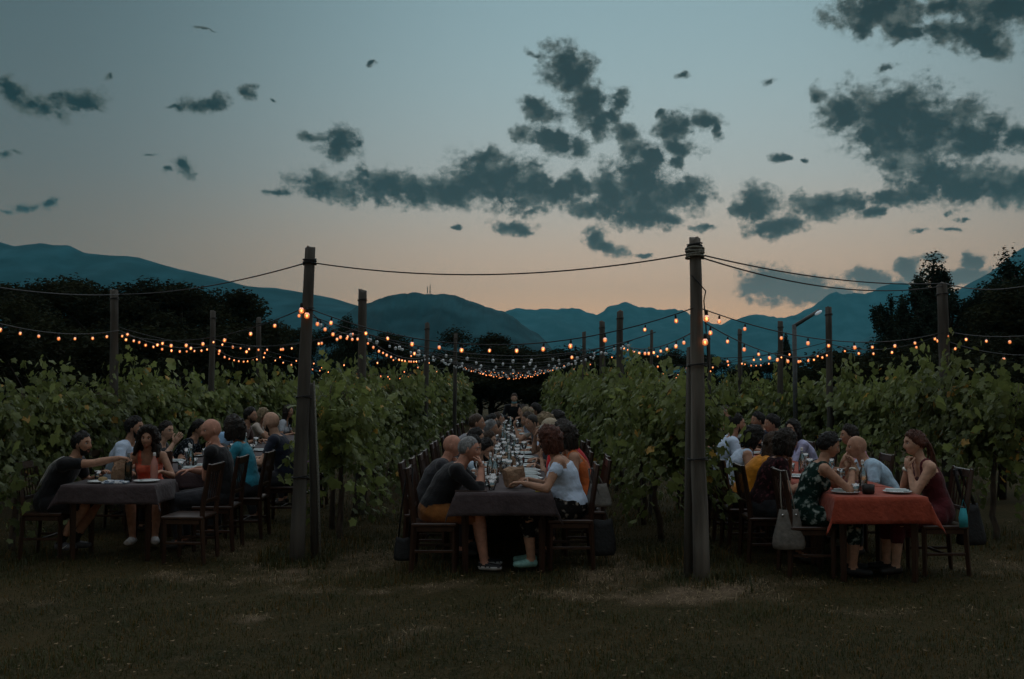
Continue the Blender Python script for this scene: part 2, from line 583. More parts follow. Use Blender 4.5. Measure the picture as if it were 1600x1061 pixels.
def make_ground():
    xs = np.concatenate([-np.geomspace(16, 6200, 26)[::-1], np.linspace(-12, 12, 180), np.geomspace(16, 6200, 26)])
    ys = np.concatenate([-np.geomspace(4, 600, 14)[::-1], np.linspace(2, 24, 170), np.geomspace(26, 7800, 34)])
    X, Y = np.meshgrid(xs, ys)
    Z = ground_h(X, Y)
    V = np.stack([X, Y, Z], -1).reshape(-1, 3)
    nx, ny = len(xs), len(ys)
    i, j = np.meshgrid(np.arange(nx - 1), np.arange(ny - 1))
    a = (j * nx + i).ravel()
    F = np.stack([a, a + 1, a + nx + 1, a + nx], 1)
    m = bpy.data.materials.new('earth_and_turf')
    m.use_nodes = True
    t = m.node_tree
    b = t.nodes['Principled BSDF']
    b.inputs['Roughness'].default_value = .95
    b.inputs['Specular IOR Level'].default_value = .1
    at_ = t.nodes.new('ShaderNodeAttribute'); at_.attribute_name = 'tone'
    tcn = t.nodes.new('ShaderNodeTexCoord')
    def nz(s, d, r=.6):
        n = t.nodes.new('ShaderNodeTexNoise'); n.inputs['Scale'].default_value = s; n.inputs['Detail'].default_value = d; n.inputs['Roughness'].default_value = r
        t.links.new(tcn.outputs['Object'], n.inputs['Vector']); return n.outputs[0]
    def mix(f, a, b_):
        x = t.nodes.new('ShaderNodeMix'); x.data_type = 'RGBA'
        for k, q in ((0, f), (6, a), (7, b_)):
            if hasattr(q, 'links') or hasattr(q, 'is_linked'):
                t.links.new(q, x.inputs[k])
            else:
                x.inputs[k].default_value = (*q, 1)
        return x.outputs[2]
    def rng_(s, a, b_):
        x = t.nodes.new('ShaderNodeMapRange'); x.inputs['From Min'].default_value = a; x.inputs['From Max'].default_value = b_
        t.links.new(s, x.inputs['Value']); return x.outputs[0]
    turf = mix(rng_(nz(1.3, 4), .35, .65), (.022, .021, .006), (.050, .036, .013))
    turf = mix(rng_(nz(28, 5), .4, .7), turf, (.064, .048, .022))
    soil = mix(rng_(nz(14, 6), .3, .7), (.065, .044, .026), (.21, .145, .088))
    soil = mix(rng_(nz(90, 4), .35, .65), soil, (.17, .125, .085))
    t.links.new(mix(at_.outputs['Fac'], turf, soil), b.inputs['Base Color'])
    bp = t.nodes.new('ShaderNodeBump'); bp.inputs['Strength'].default_value = .9; bp.inputs['Distance'].default_value = .03
    t.links.new(nz(45, 6, .7), bp.inputs['Height']); t.links.new(bp.outputs[0], b.inputs['Normal'])
    tone = np.where((np.abs(V[:, 0]) < 12) & (V[:, 1] < 25) & (V[:, 1] > 2), bare(V[:, 0], V[:, 1]), 0.0)
    o = put('ground', bigmesh('ground', V, F, m, True, tone))
    tag(o, kind='structure')
make_ground()

def make_grass():
    def blades(n, x0, x1, y0, y1, h0, h1, w, dens_pow=1.0, flat=False, keep_bare=False):
        u = rng.random(n)
        y = y0 + (y1 - y0) * u ** dens_pow
        x = (x0 + (x1 - x0) * rng.random(n)) * (y / y1 if x0 < -6 else 1)
        b = bare(x, y)
        k = (rng.random(n) < (.25 + b)) & (b > .12) if keep_bare else rng.random(n) > b * 1.15
        P0 = np.stack([x, y, x * 0], 1)
        clump = .75 + .45 * hash_noise(P0, 2.3) + .3 * hash_noise(P0, 9.1)
        x, y, clump = x[k], y[k], clump[k]
        n = len(x)
        h = (h0 + (h1 - h0) * rng.random(n) ** 1.6) * np.clip(clump, .35, 1.6)
        a = rng.random(n) * 2 * math.pi
        lean = (rng.random(n) ** .8) * (1.1 if not flat else 1.5)
        dx, dy = np.cos(a), np.sin(a)
        sx, sy = -dy, dx
        base = np.stack([x, y, ground_h(x, y) - .004 + (.006 if flat else 0)], 1)
        ww = w * (.7 + .6 * rng.random(n))
        S = np.stack([sx * ww, sy * ww, 0 * ww], 1)
        if flat:
            ll = h * 2.2
            mid = base + np.stack([dx * ll * .5, dy * ll * .5, .004 + .02 * rng.random(n)], 1)
            tip = base + np.stack([dx * ll, dy * ll, .002 + .012 * rng.random(n)], 1)
        else:
            mid = base + np.stack([dx * h * lean * .3, dy * h * lean * .3, h * .62], 1)
            tip = base + np.stack([dx * h * lean * .95, dy * h * lean * .95, h * (1 - .3 * lean)], 1)
        V = np.stack([base - S, base + S, mid + S * .7, mid - S * .7, tip], 1).reshape(-1, 3)
        o = np.arange(n) * 5
        F = np.concatenate([np.stack([o, o + 1, o + 2], 1), np.stack([o, o + 2, o + 3], 1), np.stack([o + 3, o + 2, o + 4], 1)])
        tone = np.clip(.45 + .22 * hash_noise(base, 1.1) + .15 * hash_noise(base, 5.) + rng.normal(0, .16, n), 0, .9)
        dry = rng.random(n) < (.14 + .14 * (hash_noise(base, 1.7) > .2))
        tone = np.where(dry, 1.0, tone)
        return V, F, np.repeat(tone, 5)
    parts = [blades(190000, -9.2, 9.2, 5.0, 12.5, .018, .07, .0022, 1.25), blades(26000, -8, 8, 12, 30, .03, .12, .005),
             blades(16000, -2.3, 2.2, 8.5, 13, .03, .13, .0026)]
    # longer tufts round the posts and vine feet
    for cx, cy_, r in ((1.72, 8.55, .35), (-2.15, 9.65, .35), (-2.1, 10.6, .5), (1.75, 9.6, .5), (5.4, 10.8, .6), (-5.2, 9.6, .6)):
        V, F, tn = blades(1300, cx - r, cx + r, cy_ - r, cy_ + r, .06, .2, .003)
        parts.append((V, F, tn))
    Vs, Fs, Ts, o = [], [], [], 0
    for V, F, tn in parts:
        Vs.append(V); Fs.append(F + o); Ts.append(tn); o += len(V)
    m = leaf_mat('grass_blades', (.020, .024, .006), (.062, .067, .016), .3, 0, .6)
    g = put('grass', bigmesh('grass', np.concatenate(Vs), np.concatenate(Fs), m, True, np.concatenate(Ts)))
    tag(g, 'short worn turf in front of and between the vine rows', 'grass', kind='stuff')
    V, F, tn = blades(34000, -6.5, 6.5, 5.4, 12, .02, .07, .0017, 1.2, True, True)
    m2 = mat('dry_straw', (.27, .20, .115), .9, .35, 30, 0)
    g = put('dry_straw', bigmesh('dry_straw', V, F, m2, True))
    tag(g, 'pale dry straw scattered over the bare earth patches', 'straw', kind='stuff')
make_grass()

def make_litter():
    n = 900
    y = 5.6 + 7.5 * rng.random(n); x = (rng.random(n) - .5) * 13 * y / 12
    q = np.array([(-.5, 0, .1), (0, -.3, 0), (.5, 0, .12), (0, .32, .03)])
    a = rng.random(n) * 6.28; s = .012 + .03 * rng.random(n)
    V = np.stack([x[:, None] + s[:, None] * (np.cos(a)[:, None] * q[:, 0] - np.sin(a)[:, None] * q[:, 1]), y[:, None] + s[:, None] * (np.sin(a)[:, None] * q[:, 0] + np.cos(a)[:, None] * q[:, 1]),
                  (ground_h(x, y) + .012 + .03 * rng.random(n))[:, None] + s[:, None] * q[:, 2]], -1).reshape(-1, 3)
    o = np.arange(n) * 4
    F = np.concatenate([np.stack([o, o + 1, o + 2], 1), np.stack([o, o + 2, o + 3], 1)])
    g = put('fallen_leaves', bigmesh('fallen_leaves', V, F, mat('dry_leaf', (.16, .11, .06), .9, .5, 3, 0), False))
    tag(g, 'small dry leaves lying about on the turf', 'leaves', kind='stuff')
make_litter()

# ------------------------------------------------------------------ mountains
def ridge(name, prof, dist, depth, seed, col, rough_amp=.05, front=1.0):
    """a mountain ridge: crest follows the skyline, slopes fall away to both sides with spurs and gullies"""
    px = np.array([p[0] for p in prof], float); py = np.array([p[1] for p in prof], float)
    n = 420
    X = np.linspace((px[0] - 800) / 1500 * dist, (px[-1] - 800) / 1500 * dist, n)
    P = X / dist * 1500 + 800
    # smooth interpolation with small teeth
    yy = np.interp(P, px, py)
    ker = np.hanning(3) + .01; ker /= ker.sum()
    yy = np.convolve(np.pad(yy, 1, mode='edge'), ker, 'valid')
    H = np.array([at(a, b, dist).z for a, b in zip(P, yy)])
    r2 = np.random.default_rng(seed)
    teeth = np.zeros(n)
    for k in range(5):
        f = 2 ** k * 12
        teeth += np.interp(np.linspace(0, f, n), np.arange(f + 1), r2.normal(0, 1, f + 1)) / (1.7 ** k)
    H = H + teeth * dist * (.0042 if rough_amp > .065 else .0010)
    m = 64
    tt = np.linspace(-1, 1, m)
    V = np.zeros((m, n, 3))
    spur = np.zeros((m, n))
    for k in range(5):
        fx, fy = 2 ** k * 7, 2 ** k * 2
        g = r2.normal(0, 1, (fy + 2, fx + 2))
        yi = np.linspace(0, fy, m); xi = np.linspace(0, fx, n)
        y0 = yi.astype(int); x0 = xi.astype(int)
        wy = (yi - y0)[:, None]; wx = (xi - x0)[None]
        spur += ((g[y0][:, x0] * (1 - wx) + g[y0][:, x0 + 1] * wx) * (1 - wy) + (g[y0 + 1][:, x0] * (1 - wx) + g[y0 + 1][:, x0 + 1] * wx) * wy) / 1.8 ** k
    for i, t_ in enumerate(tt):
        fall = max(0., 1 - abs(t_) ** 1.15)
        V[i, :, 0] = X * (1 + .12 * t_)
        V[i, :, 1] = dist + depth * t_ + 0 * X
        amp = abs(t_) * (1 - abs(t_)) * 4
        V[i, :, 2] = H * fall * (1 + rough_amp * 5 * spur[i] * amp * .35) - 3
    V = V.reshape(-1, 3)
    i, j = np.meshgrid(np.arange(n - 1), np.arange(m - 1))
    a = (j * n + i).ravel()
    F = np.stack([a, a + 1, a + n + 1, a + n], 1)
    mt = mat('forest_' + name, col, .95, .75, .010, .0, 1, spec=.05, col2=(col[0] * 1.6, col[1] * 2.2, col[2] * 2.2), hist=(.42, .66))
    o = put(name, bigmesh(name, V, F, mt, True))
    return tag(o, kind='structure')

ridge('wooded_hill', [(470, 575), (500, 545), (530, 500), (556, 478), (585, 466), (612, 458), (640, 453), (668, 453), (700, 456), (735, 466), (765, 480), (795, 493), (820, 508), (843, 522), (870, 550), (890, 575)], 2200, 600, 3, (.010, .022, .026), .05)
ridge('long_mountain_ridge', [(-1500, 560), (-1200, 440), (-900, 390), (-600, 360), (-260, 350), (-120, 362), (-40, 368), (0, 378), (20, 384), (60, 379), (80, 382), (105, 382), (130, 394), (170, 399), (215, 402), (260, 414), (305, 424), (340, 432), (385, 445), (430, 447), (480, 454), (520, 462), (555, 472), (590, 484), (640, 505), (720, 545), (760, 580)], 3400, 1000, 5, (.010, .024, .030), .05)
ridge('low_foothill', [(1240, 575), (1290, 556), (1340, 533), (1380, 512), (1420, 498), (1480, 485), (1540, 478), (1620, 465), (1760, 455), (1900, 450), (2200, 470), (2500, 520), (2700, 570)], 3700, 800, 15, (.010, .024, .030), .05)
ridge('steep_mountain', [(1340, 575), (1400, 530), (1440, 490), (1478, 462), (1505, 450), (1530, 434), (1550, 424), (1572, 408), (1600, 386), (1650, 366), (1740, 352), (1850, 350), (1960, 356), (2150, 372), (2400, 400), (2700, 450), (3000, 560)], 4300, 1300, 9, (.012, .026, .032), .06)
ridge('jagged_far_range', [(640, 530), (700, 515), (760, 500), (806, 489), (826, 486), (850, 483), (870, 486), (900, 487), (932, 499), (945, 492), (962, 484), (977, 478), (990, 485), (1006, 488), (1030, 485), (1056, 479), (1075, 485), (1100, 497), (1130, 497), (1160, 488), (1195, 483), (1225, 485), (1250, 477), (1275, 466), (1290, 456), (1308, 447), (1322, 450), (1345, 449), (1360, 451), (1395, 444), (1430, 447), (1480, 452), (1560, 460), (1700, 475)], 6000, 1500, 12, (.014, .026, .032), .07)
for k_, (px_, hh) in enumerate(((672, 13), (668, 8))):
    bp_ = at(px_, 453, 2200)
    t_ = MB()
    t_.tube([(0, 0, -8), (0, 0, hh * .6), (0, 0, hh)], [1.2, .9, .6], 6)
    t_.tube([(-1.5, 0, hh * .55), (1.5, 0, hh * .55)], .5, 5)
    o_ = t_.build('antenna_mast', mat('mast_steel', (.05, .06, .06), .5))
    o_.location = bp_
    tag(o_, ('taller' if k_ == 0 else 'shorter') + ' of two radio masts on top of the rounded wooded hill', 'mast', 'radio masts on the hill')

# air
def make_haze():
    b = MB()
    b.box((0, 3600, 402), (13000, 8800, 806), .01)
    m = bpy.data.materials.new('evening_air')
    m.use_nodes = True
    t = m.node_tree
    t.nodes.remove(t.nodes['Principled BSDF'])
    v = t.nodes.new('ShaderNodeVolumePrincipled')
    v.inputs['Color'].default_value = (.15, .68, .84, 1)
    v.inputs['Density'].default_value = HAZE
    v.inputs['Anisotropy'].default_value = 0.0
    t.links.new(v.outputs[0], t.nodes['Material Output'].inputs['Volume'])
    o = b.build('haze', m, smooth=False)
    o.display_type = 'WIRE'
    tag(o, 'thin blue evening haze filling the valley', 'haze', kind='stuff')
HAZE = 1.05e-4
make_haze()

# ------------------------------------------------------------------ vines
LEAF_OUT = [(-90, .28), (-60, .62), (-28, .80), (-5, .62), (22, .95), (52, .70), (90, 1.1), (128, .70), (158, .95), (185, .62), (208, .80), (240, .62)]
def leaf_shape(n=12):
    pts = LEAF_OUT if n == 12 else [LEAF_OUT[i] for i in (0, 2, 4, 6, 8, 10)]
    V = [(0, -.12, 0)]
    for a, r in pts:
        x, y = r * math.cos(rad(a)) * .55, r * math.sin(rad(a)) * .55 + .1
        V.append((x, y, -.22 * abs(x) - .18 * max(y, 0) ** 2 + .05 * math.sin(a)))
    k = len(pts)
    return np.array(V), np.array([(0, 1 + i, 1 + (i + 1) % k) for i in range(k)])

def scatter_leaves(P, Dn, size, shape, tone):
    """leaf faces at P with normals near Dn"""
    LV, LF = shape
    n = len(P)
    nrm = Dn + rng.normal(0, .38, (n, 3))
    nrm /= np.linalg.norm(nrm, axis=1)[:, None] + 1e-9
    up = np.tile(np.array([0, 0, -1.]), (n, 1)) + rng.normal(0, .45, (n, 3))
    yv = up - nrm * (up * nrm).sum(1)[:, None]
    yv /= np.linalg.norm(yv, axis=1)[:, None] + 1e-9
    xv = np.cross(yv, nrm)
    s = size[:, None, None]
    V = P[:, None] + s * (xv[:, None] * LV[None, :, 0, None] + yv[:, None] * LV[None, :, 1, None] + nrm[:, None] * LV[None, :, 2, None])
    F = LF[None] + (np.arange(n) * len(LV))[:, None, None]
    return V.reshape(-1, 3), F.reshape(-1, 3), np.repeat(tone, len(LV))

def vine_leaves(shoots, per, size, shape, top=2.0, half=.62):
    Ps, Ds, Ts = [], [], []
    for s in range(shoots):
        y0 = rng.uniform(-half, half)
        side = rng.choice([-1, 1])
        kind = rng.random()
        base = np.array([rng.normal(0, .07), y0, rng.uniform(.85, 1.15)])
        if kind < .60:      # up and arching over
            end = np.array([side * rng.uniform(.08, .42), y0 + rng.normal(0, .22), rng.uniform(1.35, top + .02)])
            mid = np.array([side * rng.uniform(0, .22), y0 + rng.normal(0, .1), base[2] + .55])
        elif kind < .88:    # hanging curtain
            mid = np.array([side * rng.uniform(.2, .45), y0 + rng.normal(0, .12), rng.uniform(1.2, 1.65)])
            end = np.array([side * rng.uniform(.25, .52), y0 + rng.normal(0, .2), rng.uniform(.14, .85)])
        else:               # long shoot above the wires
            mid = np.array([side * .05, y0, 1.6])
            end = np.array([side * rng.uniform(0, .2), y0 + rng.normal(0, .25), top + rng.uniform(.05, .42)])
        t = np.sort(rng.random(per))[:, None]
        C = (1 - t) ** 2 * base + 2 * t * (1 - t) * mid + t ** 2 * end
        C = C + rng.normal(0, .055, C.shape)
        Ps.append(C)
        d = np.stack([np.sign(C[:, 0] + rng.normal(0, .05, per)) * 1.0, rng.normal(0, .5, per), .45 + rng.normal(0, .3, per)], 1)
        Ds.append(d)
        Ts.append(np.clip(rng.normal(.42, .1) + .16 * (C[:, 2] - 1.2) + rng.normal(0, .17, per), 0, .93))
    P, Dn, T = np.concatenate(Ps), np.concatenate(Ds), np.concatenate(Ts)
    T = np.where(rng.random(len(T)) < .015, 1.0, T)
    sz = size * (.45 + .85 * rng.random(len(P)) ** .8)
    return scatter_leaves(P, Dn, sz, shape, T), P, Dn

M_LEAF = leaf_mat('vine_leaf', (.072, .092, .028), (.220, .262, .080), .42, .25)
M_BARK = mat('vine_bark', (.055, .04, .028), .9, .4, 25, .6, 40, stretch=(1, 1, .25))
SH12, SH6 = leaf_shape(12), leaf_shape(6)
NEAR_V, MID_V, FAR_V = [], [], []
for k in range(6):
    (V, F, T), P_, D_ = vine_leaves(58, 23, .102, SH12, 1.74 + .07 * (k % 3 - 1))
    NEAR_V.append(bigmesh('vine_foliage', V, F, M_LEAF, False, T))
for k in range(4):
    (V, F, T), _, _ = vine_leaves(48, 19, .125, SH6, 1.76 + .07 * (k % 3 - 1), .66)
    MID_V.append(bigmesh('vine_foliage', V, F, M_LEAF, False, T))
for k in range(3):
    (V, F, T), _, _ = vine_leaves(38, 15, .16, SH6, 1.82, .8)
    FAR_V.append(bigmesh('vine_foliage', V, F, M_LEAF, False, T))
TRUNKS = []
for k in range(4):
    b = MB()
    zz = np.linspace(0, 1.0, 8)
    xo = np.cumsum(rng.normal(0, .018, 8)); yo = np.cumsum(rng.normal(0, .025, 8))
    b.tube(np.stack([xo, yo, zz - .03], 1), list(np.linspace(.038, .024, 8)), 7)
    for sgn in (-1, 1):
        b.tube([(xo[-1], yo[-1], .95), (0, sgn * .2, 1.02), (.01, sgn * .55, 1.0)], [.022, .016, .011], 6)
    for q in range(5):
        y1 = rng.uniform(-.5, .5)
        b.tube([(0, y1, .98), (rng.normal(0, .12), y1 + rng.normal(0, .1), 1.5), (rng.normal(0, .2), y1 + rng.normal(0, .2), 1.72)], [.007, .005, .003], 5)
    TRUNKS.append(b.mesh('vine_trunk', [M_BARK]))
one_leaf = bigmesh('vine_leaf', SH12[0], SH12[1], M_LEAF, False, np.full(13, .62))
pale_leaf = bigmesh('vine_leaf', SH12[0], SH12[1], M_LEAF, False, np.full(13, .88))

ROWS = [(-5.25, 8.9, 40, 'row left of the left table', 0), (-2.1, 10.35, 42, 'row between the left and centre tables', 0),
        (1.70, 9.5, 42, 'row between the centre and right tables', 0), (5.45, 10.3, 40, 'row right of the right table', 0)]
for X, y0, y1, rn, _ in ROWS:
    for zz_, wn_ in ((1.02, 'lower'), (1.62, 'upper')):
        b = MB(); b.tube([(X, y0 - .6, zz_), (X, (y0 + y1) / 2, zz_ - .02), (X, y1, zz_)], .0025, 5)
        tag(b.build('trellis_wire', mat('wire_steel', (.12, .12, .12), .5, .2, metal=.5)), wn_ + ' training wire of the ' + rn, 'wire', 'trellis wires')
n_v = 0
for X, y0, y1, rn, _ in ROWS:
    y = y0 + .45
    k = 0
    while y < y1:
        lab = ('%s leafy grape vine of the %s' % (ORD[k], rn)) if k < 8 else 'far grape vine of the %s' % rn
        v = thing('grape_vine', lab, 'vine', (X + rng.normal(0, .05), y, float(ground_h(X, y))), rng.choice([0, math.pi]) + rng.normal(0, .04), 'vines of the ' + rn)
        dens = NEAR_V if y < 14.5 else MID_V if y < 24 else FAR_V
        fo = put('foliage', dens[n_v % len(dens)], v)
        fo.scale = (1 + rng.normal(0, .06), 1, 1 + rng.normal(0, .05))
        tr = put('trunk', TRUNKS[n_v % 4], v)
        if k < 2:
            for q in range(34):
                z = rng.uniform(.55, 1.8)
                sx = rng.choice([-1, 1])
                lf = put('leaf', one_leaf if rng.random() < .7 else pale_leaf, v)
                if k == 0 and q < 18:
                    lf.location = (rng.uniform(-.45, .45), -.6 - rng.uniform(0, .14) * math.cos(v.rotation_euler[2]), z)
                    if math.cos(v.rotation_euler[2]) < 0:
                        lf.location.y *= -1
                    lf.rotation_euler = (rad(-60) + rng.normal(0, .35), rng.normal(0, .4), rng.normal(0, .5) + (math.pi if math.cos(v.rotation_euler[2]) < 0 else 0))
                else:
                    lf.location = (sx * rng.uniform(.42, .58), rng.uniform(-.6, .6), z)
                    lf.rotation_euler = (rad(-60) + rng.normal(0, .35), rng.normal(0, .4), rad(90) * sx + rng.normal(0, .5))
                s_ = rng.uniform(.1, .17)
                lf.scale = (s_, s_, s_)
        n_v += 1
        k += 1
        y += (.92 if y < 14 else 1.0 if y < 24 else 1.25) * rng.uniform(.93, 1.07)

# ------------------------------------------------------------------ trees
M_CROWN = leaf_mat('tree_leaf', (.012, .015, .008), (.032, .036, .016), .25, .2, .95)
M_CROWN2 = leaf_mat('conifer_leaf', (.014, .026, .018), (.034, .046, .028), .2, .2, .95)
M_TRUNK = mat('tree_bark', (.03, .025, .02), .95, .4, 10, .6, 25, stretch=(1, 1, .2))
QUAD = (np.array([(-.5, 0, 0), (0, -.28, .06), (.5, 0, 0), (0, .28, .06)]), np.array([(0, 1, 2), (0, 2, 3)]))
def tree_meshes(H, W, n_leaf, kind, leaf=.2):
    b = MB()
    b.tube([(0, 0, -.1), (.05, .03, H * .25), (.02, -.05, H * .55), (0, 0, H * .85)], [H * .028, H * .022, H * .014, H * .004], 8)
    cl = []
    nl = 16 if kind == 'round' else 46
    for k in range(nl):
        a = k * 2.4 + rng.normal(0, .3)
        if kind == 'round':
            z0 = H * rng.uniform(.18, .55)
            rr = W * rng.uniform(.45, 1.0)
            e = np.array([math.cos(a) * rr, math.sin(a) * rr, min(H * .93, z0 + H * rng.uniform(.12, .5))])
            if k < 3:
                e = np.array([rng.normal(0, W * .25), rng.normal(0, W * .25), H * rng.uniform(.85, .96)])
            r = W * rng.uniform(.26, .45)
            cl.append((e, (r, r, r * rng.uniform(.6, .9))))
        else:           # upright feathery branches
            z0 = H * rng.uniform(.1, .7)
            f = 1 - (z0 / H) * .85
            rr = W * f * rng.uniform(.15, 1.0)
            e = np.array([math.cos(a) * rr, math.sin(a) * rr, min(H * .98, z0 + H * rng.uniform(.14, .26))])
            if k == 0:
                e = np.array([0, 0, H * .97]); z0 = H * .6
            r = W * rng.uniform(.13, .30) * (.4 + .6 * f)
            cl.append((e - np.array([0, 0, H * .06]), (r, r, r * 2.0)))
        b.tube([(0, 0, z0), (e[0] * .5, e[1] * .5, z0 + (e[2] - z0) * .4), tuple(e)], [H * .012, H * .008, H * .003], 5)
    cl.append((np.array([0, 0, H * .5]), (W * .55, W * .55, H * .3)))
    vol = np.array([c[1][0] ** 1.6 for c in cl]); vol /= vol.sum()
    pick = rng.choice(len(cl), n_leaf, p=vol)
    C = np.array([c[0] for c in cl])[pick]; R = np.array([c[1] for c in cl])[pick]
    d = rng.normal(0, 1, (n_leaf, 3)); d /= np.linalg.norm(d, axis=1)[:, None]
    rr = rng.random(n_leaf)[:, None] ** .55 * (1 + .25 * hash_noise(C + d * 3, 2.)[:, None])
    P = C + d * R * rr
    if kind == 'round':
        P += np.array([0, 0, .1])
    k = P[:, 2] > H * .08
    P, d = P[k], d[k]
    tone = np.clip(.35 + .3 * hash_noise(P, .9) + rng.normal(0, .15, len(P)), 0, .9)
    V, F, T = scatter_leaves(P, d + np.array([0, 0, .1]) + rng.normal(0, .5, d.shape), leaf * (.6 + .8 * rng.random(len(P))), QUAD, tone)
    return b.mesh('tree_trunk', [M_TRUNK]), bigmesh('tree_crown', V, F, M_CROWN if kind == 'round' else M_CROWN2, False, T)
T_ROUND = [tree_meshes(6.0, 2.3, 17000, 'round', .145) for _ in range(3)]
T_UP = [tree_meshes(6.0, 1.7, 17000, 'up', .115) for _ in range(3)]
T_BUSH = [tree_meshes(3.0, 1.6, 11000, 'round', .10) for _ in range(2)]
# px of the stem, py of the top, distance, width factor, kind, words
TREES = [(-330, 450, 28, 1.2, 'r', 'dark tree well left of the picture edge'), (-210, 440, 33, 1.2, 'r', 'second dark tree left of the picture edge'), (1720, 430, 32, 1.2, 'r', 'dark tree right of the picture edge'), (1830, 440, 30, 1.2, 'r', 'second dark tree right of the picture edge'), (1950, 430, 34, 1.3, 'r', 'third dark tree right of the picture edge'), (-60, 455, 30, 1.2, 'r', 'dark broad tree cut off by the left edge of the picture'), (45, 472, 26, 1.0, 'r', 'dark round tree standing in front of the left mountain slope'),
         (80, 437, 40, 1.1, 'r', 'taller dark tree behind the leftmost trees, under the ridge'), (150, 445, 42, 1.0, 'r', 'dark tree just left of the second post from the left'),
         (225, 452, 44, .9, 'r', 'dark tree just right of the leftmost leaning post line'), (285, 442, 40, 1.25, 'r', 'widest dark tree crown, left of the tall left post'),
         (335, 448, 41, 1.0, 'r', 'dark tree at the right shoulder of the widest left crown'), (395, 492, 44, .9, 'r', 'low dark tree between wide left crown and the tall left post'), (440, 505, 46, .8, 'r', 'small dark tree right behind the tall left post'),
         (505, 512, 46, .8, 'r', 'small dark tree right of the tall left post'), (545, 487, 38, .75, 'u', 'spiky dark tree beside the second post of the left row'), (590, 520, 45, 1.0, 'r', 'low dark tree right of the spiky one, under the hill'),
         (690, 545, 52, 1.2, 'r', 'low dark tree closing the view left of the alley'), (770, 514, 50, 1.15, 'r', 'dark round tree behind the far end of the centre alley'), (840, 548, 54, 1.3, 'r', 'low broad tree at the far end of the centre alley'),
         (930, 556, 52, 1.2, 'r', 'low dark tree right of the alley end'), (1010, 545, 50, 1.0, 'r', 'low dark tree behind the right centre row'), (1075, 552, 50, 1.0, 'r', 'low dark tree behind the tall right post'),
         (1130, 560, 48, 1.0, 'r', 'low bush-like tree right of the tall right post'), (1200, 560, 46, .9, 'r', 'low dark tree left of the bent lamp pole'), (1228, 515, 44, .6, 'u', 'spiky dark tree between the bent lamp pole and the posts'), (1290, 556, 42, 1.0, 'r', 'low dark tree below the bent lamp arm'), (1355, 545, 40, 1.0, 'r', 'low dark tree left of the tall feathery trees'),
         (1392, 452, 36, .85, 'u', 'feathery upright tree left of the tallest one'), (1458, 398, 38, .95, 'u', 'tallest feathery tree with pointed top above the right cable'), (1430, 440, 35, .8, 'u', 'feathery tree filling the left flank of the tallest one'), (1505, 462, 36, .9, 'u', 'feathery tree on the right flank of the tallest one'),
         (1575, 392, 33, 1.0, 'u', 'dark pointed tree near the right edge'), (1640, 420, 30, 1.1, 'r', 'dark broad tree cut off by the right edge'), (1420, 478, 33, 1.0, 'u', 'feathery tree low on the left flank of the tallest tree'), (1480, 450, 34, 1.0, 'u', 'feathery tree between the tallest one and the thick right post'), (1530, 440, 34, .9, 'u', 'feathery tree left of the dark pointed tree'), (1605, 405, 31, 1.0, 'u', 'dark tree right at the right edge, beside the pointed one'), (20, 448, 34, 1.2, 'r', 'dark tree at the left edge behind the leftmost crown'), (190, 452, 36, 1.2, 'r', 'dark tree right behind the near left post'), (1540, 520, 28, 1.1, 'r', 'low dark tree in front of the pointed tree at the right'), (1440, 540, 30, 1.1, 'r', 'low round tree below the tallest feathery tree'), (1390, 555, 31, .9, 'r', 'low tree right of the bent lamp pole')]
for k, (px, py, d, w, kd, lab) in enumerate(TREES):
    p = at(px, py, d)
    src = T_ROUND[k % 3] if kd == 'r' else T_UP[k % 3]
    h = p.z / (6.35 if kd == 'r' else 6.1)
    w = w * (1.1 if kd == 'r' else 1.12)
    t = thing('tree', lab, 'tree', (p.x, d, 0), rng.uniform(0, 6.28), 'dark trees around the vineyard')
    wf = max(h, .62) * w
    t.scale = (wf, wf, h)
    put('trunk', src[0], t); put('crown', src[1], t)
# bushes closing the far end of the three alleys
for k, (x, y, s, lab) in enumerate([(-2.6, 45, 1.2, 'far left dark bush at the very end of the centre alley'), (2.6, 45, 1.2, 'far right dark bush at the very end of the centre alley'), (-.9, 43.5, 1.0, 'low dark bush left of the middle at the alley end'), (.9, 43.5, 1.0, 'low dark bush right of the middle at the alley end'), (-1.6, 47, 1.15, 'leftmost dark bush closing the far end of the centre alley'), (-.1, 46, 1.3, 'middle dark bush closing the far end of the centre alley'), (1.5, 47, 1.15, 'right hand dark bush closing the far end of the centre alley'),
                                    (-3.6, 44, 1.1, 'dark bush closing the alley of the left table'), (3.6, 44, 1.1, 'dark bush closing the alley of the right table'), (-7.3, 15, 1.0, 'dark bush behind the row left of the left table'),
                                    (-7.6, 19, 1.15, 'second dark bush behind the leftmost row'), (-7.4, 23, 1.2, 'third dark bush behind the leftmost row'), (-8.0, 12, 1.1, 'dark bush at the left edge behind the vines'), (7.6, 15, .85, 'dark bush behind the row at the right edge'), (7.8, 19, .95, 'second dark bush behind the rightmost row'), (7.7, 24, 1.0, 'third dark bush behind the rightmost row')]):
    s = s * (1.5 if y > 40 else 1.0)
    t = thing('bush', lab, 'bush', (x, y, 0), k * 1.3, 'dark bushes round the rows')
    t.scale = (s, s, s * (.55 if y > 40 else .8))
    put('stem', T_BUSH[k % 2][0], t); put('crown', T_BUSH[k % 2][1], t)

